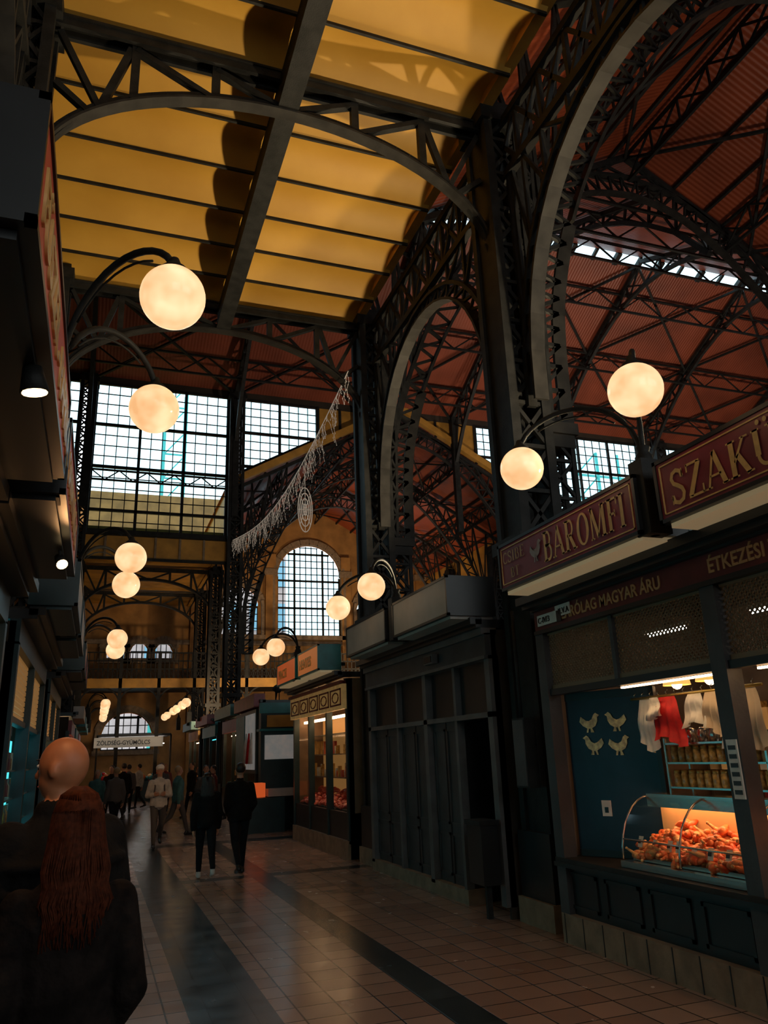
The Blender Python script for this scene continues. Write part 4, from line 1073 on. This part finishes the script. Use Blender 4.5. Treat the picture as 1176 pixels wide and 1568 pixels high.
        h.obj('hands', par)
    if hair != 'bald' and hairm:
        hb = MB()
        hb.ball(hp(0, -.022, 1.675), (.086, .092, .094), hairm, 20, 14, R3)
        if hair == 'long':
            vs = [(0, -.085, 1.34, .085, .035), (0, -.080, 1.42, .105, .05), (0, -.05, 1.52, .098, .065), (0, -.03, 1.62, .090, .08)]
            loft(hb, [(T @ Vector((x, y, 0))).to_tuple()[:2]+(z+hz, rx, ry) for x, y, z, rx, ry in vs], hairm)
        if hair == 'cap': hb.ball(hp(0, 0, 1.70), (.095, .105, .075), hairm, 18, 10, R3); hb.ball(hp(0, .09, 1.69), (.07, .06, .012), hairm, 14, 6, R3)
        hm = remeshed(hb, 'hair', .009, 1); hm.materials.clear(); hm.materials.append(hairm)
        for pl in hm.polygons: pl.use_smooth = True
        oh = bpy.data.objects.new('hair', hm); COL.objects.link(oh); oh.parent = par
        if hair == 'long':
            sb = MB(); rr = random.Random(2)
            for i in range(190):
                a = math.pi*.94+math.pi*1.12*rr.random(); ca, sa = math.cos(a), math.sin(a); wv = rr.uniform(-.014, .014)
                pts = [hp(.02*ca, -.02+.03*sa, 1.768), hp(.060*ca, -.02+.070*sa, 1.742), hp(.084*ca, -.022+.092*sa, 1.68), hp(.094*ca, -.03+.090*sa, 1.60), hp(.102*ca+wv, -.05+.078*sa, 1.50), hp(.112*ca-wv, -.075+.058*sa, 1.40), hp(.102*ca+wv, -.09+.045*sa, 1.31+rr.uniform(-.05, .05))]
                sb.tube(pts, .005, hairm, 5, .002)
            sb.obj('hair_strands', par)
    if bag:
        gb = MB(); gb.ball((0, -.19-P, 1.18+pz), (.15, .09, .2), bag, 16, 12)
        for sg in (-1, 1): gb.tube([(.09*sg, -.13, 1.32+pz), (.1*sg, 0, 1.475+pz), (.1*sg, .14, 1.3+pz), (.12*sg, .1, 1.08+pz)], .018, bag, 8)
        gb.obj('backpack', par)
    par.location = loc; par.rotation_euler = (0, 0, rot); par.scale = (k, k, k)
    return par
COATB = mat('coat_black', (.007, .0065, .0065), .9, 0, .3, 15, .3, 40, spec=.2)
COATBR = mat('coat_brown', (.011, .008, .007), .95, 0, .5, 14, .5, 30, spec=.15)
JEANS = mat('trousers_dark', (.010, .011, .014), .9, 0, .2, 20, spec=.2)
WHJ = mat('jacket_white', (.50, .47, .42), .8, 0, .2, 10); TLJ = mat('jacket_teal', (.05, .15, .15), .8, 0, .2, 10); GRJ = mat('jacket_grey', (.09, .08, .075), .8)
HRED = mat('hair_auburn', (.075, .018, .007), .7, 0, .35, 60, spec=.12); HDK = mat('hair_dark', (.02, .012, .008), .5, 0, .3, 50); HBL = mat('hair_blond', (.35, .24, .12), .6)
SKINW = mat('skin_lamplit', (.46, .17, .075), .5, 0, .12, 10)  # orange lamplight on the bald head is put into the skin colour
WSH = mat('white_shoes', (.6, .58, .55), .5)
person((-.045, 3.0, 0), .12, 1.665, COATBR, JEANS, HRED, 'long', stride=.02, arms='pocket', long_coat=True, puff=.012, vox=.009, turn=.1, name='woman_in_coat', bulk=.95, collar=True)
person((-.115, 3.50, 0), .5, 1.86, COATB, JEANS, None, 'bald', stride=.02, arms='down', puff=.045, vox=.010, turn=.55, name='bald_man', bulk=1.05, skin=SKINW, collar=True, folds=True)
person((2.25, 13.3, 0), .05, 1.70, COATB, JEANS, HDK, 'short', stride=.28, arms='pocket', puff=.035, name='walking_man')
person((1.70, 13.1, 0), -.05, 1.58, COATB, JEANS, HDK, 'long', shoes=WSH, stride=.35, arms='down', puff=.02, name='walking_woman', lead=-1)
person((1.36, 18.4, 0), math.pi, 1.70, WHJ, GRJ, WHITE, 'cap', stride=.3, arms='bent', name='man_in_pale_jacket', bag=GRJ)
person((2.0, 20.9, 0), -1.3, 1.66, TLJ, GRJ, HBL, 'short', stride=.35, arms='down', name='person_in_teal_jacket')
person((2.75, 21.5, 0), math.pi, 1.62, GRJ, JEANS, HDK, 'short', stride=.2, arms='bent', name='shopper')
for (x, y, r_, h_, c_, hr) in ((.5, 26, 2.8, 1.7, COATBR, HDK), (.9, 27.5, .3, 1.75, COATB, HDK), (1.2, 31, 0, 1.7, GRJ, HDK), (2.4, 30, 3, 1.68, MAROON2, HBL), (.1, 24, 3, 1.6, TLJ, HBL), (3.0, 27, 2, 1.7, COATB, HDK), (1.7, 34, 1, 1.7, WHJ, HDK), (.55, 22.3, .4, 1.66, GRJ, HBL), (3.3, 24.2, 1.6, 1.6, MAROON2, HDK), (1.9, 25.2, 3.1, 1.72, GRJ, HDK)):
    person((x, y, 0), r_, h_, c_, JEANS, hr, 'short', stride=.25, name='shopper', vox=.02)

# ------------------------------------------------------------------ stall-roof floodlights for the ceiling, then added fill floods
def flood(x, y, z, tgt, e, size=1.2, col=(1, .78, .48), base=3.22):
    par = empty('flood_or_fill_light'); p = Vector((x, y, z)); d = (Vector(tgt)-p).normalized(); b = MB()
    b.tube([p-d*.15, p], .08, IRON, 12, .12); b.tube([p-d*.004, p+d*.003], .10, SPOTE, 14); b.tube([p-d*.1, (x, y, z-.3)], .02, IRON, 6)
    b.box(x-.1, x+.1, y-.1, y+.1, base, base+.03, IRON); b.box(x-.02, x+.02, y-.02, y+.02, base, z-.1, IRON)
    b.obj('housing', par)
    l = bpy.data.lights.new('flood', 'SPOT'); l.energy = e; l.color = col; l.spot_size = size; l.spot_blend = .6; l.shadow_soft_size = .12
    o = bpy.data.objects.new('lamp', l); COL.objects.link(o); o.parent = par; o.location = p+d*.03
    o.rotation_euler = d.to_track_quat('-Z', 'Y').to_euler()
flood(5.5, 10.45, 3.75, (1.4, 10.45, 10.2), 1300, 2.1)
flood(5.5, 4.95, 3.75, (1.4, 5.6, 10.2), 1300, 2.1)
flood(12, 20, 4.6, (14, 26, 19), 2100, 1.9, (1, .8, .6), 0)  # added fill on poles, brightens the transept and nave roofs
flood(22, 20, 4.6, (24, 26, 19), 2400, 1.9, (1, .8, .6), 0)
flood(12, 8, 4.6, (13, 10, 16), 700, 1.9, (1, .8, .6), 0)
flood(14, 36.5, 4.6, (13, 42, 15), 1800, 2.0, (1, .7, .4), 0)  # from here on, added fill for the far nave and aisle end
flood(7.5, 34.5, 4.6, (10, 45, 11), 900, 2.0, (1, .7, .4), 0)
flood(4.9, 32.5, 3.7, (1.5, 44, 8.5), 650, 1.9, (1, .7, .4))
flood(4.9, 23, 3.7, (1.5, 30, 9.6), 260, 1.3, (1, .75, .45))

def portal(x0, x1, z0, z1, y, rx=-math.pi/2):
    l = bpy.data.lights.new('window_portal', 'AREA'); l.shape = 'RECTANGLE'; l.size = x1-x0; l.size_y = z1-z0
    try: l.cycles.is_portal = True
    except Exception: return
    o = bpy.data.objects.new('window_daylight', l); COL.objects.link(o); o.location = ((x0+x1)/2, y, (z0+z1)/2); o.rotation_euler = (rx, 0, 0)
portal(-6.5, 8.2, 10, 16.4, 30.3); portal(15.8, 34, 10, 16.4, 30.3); portal(5, 17, 8.5, 14.2, 45.3)
portal(-1, 18, 3.4, 9.4, -8.1, math.pi/2)  # portal for the added rear fill windows
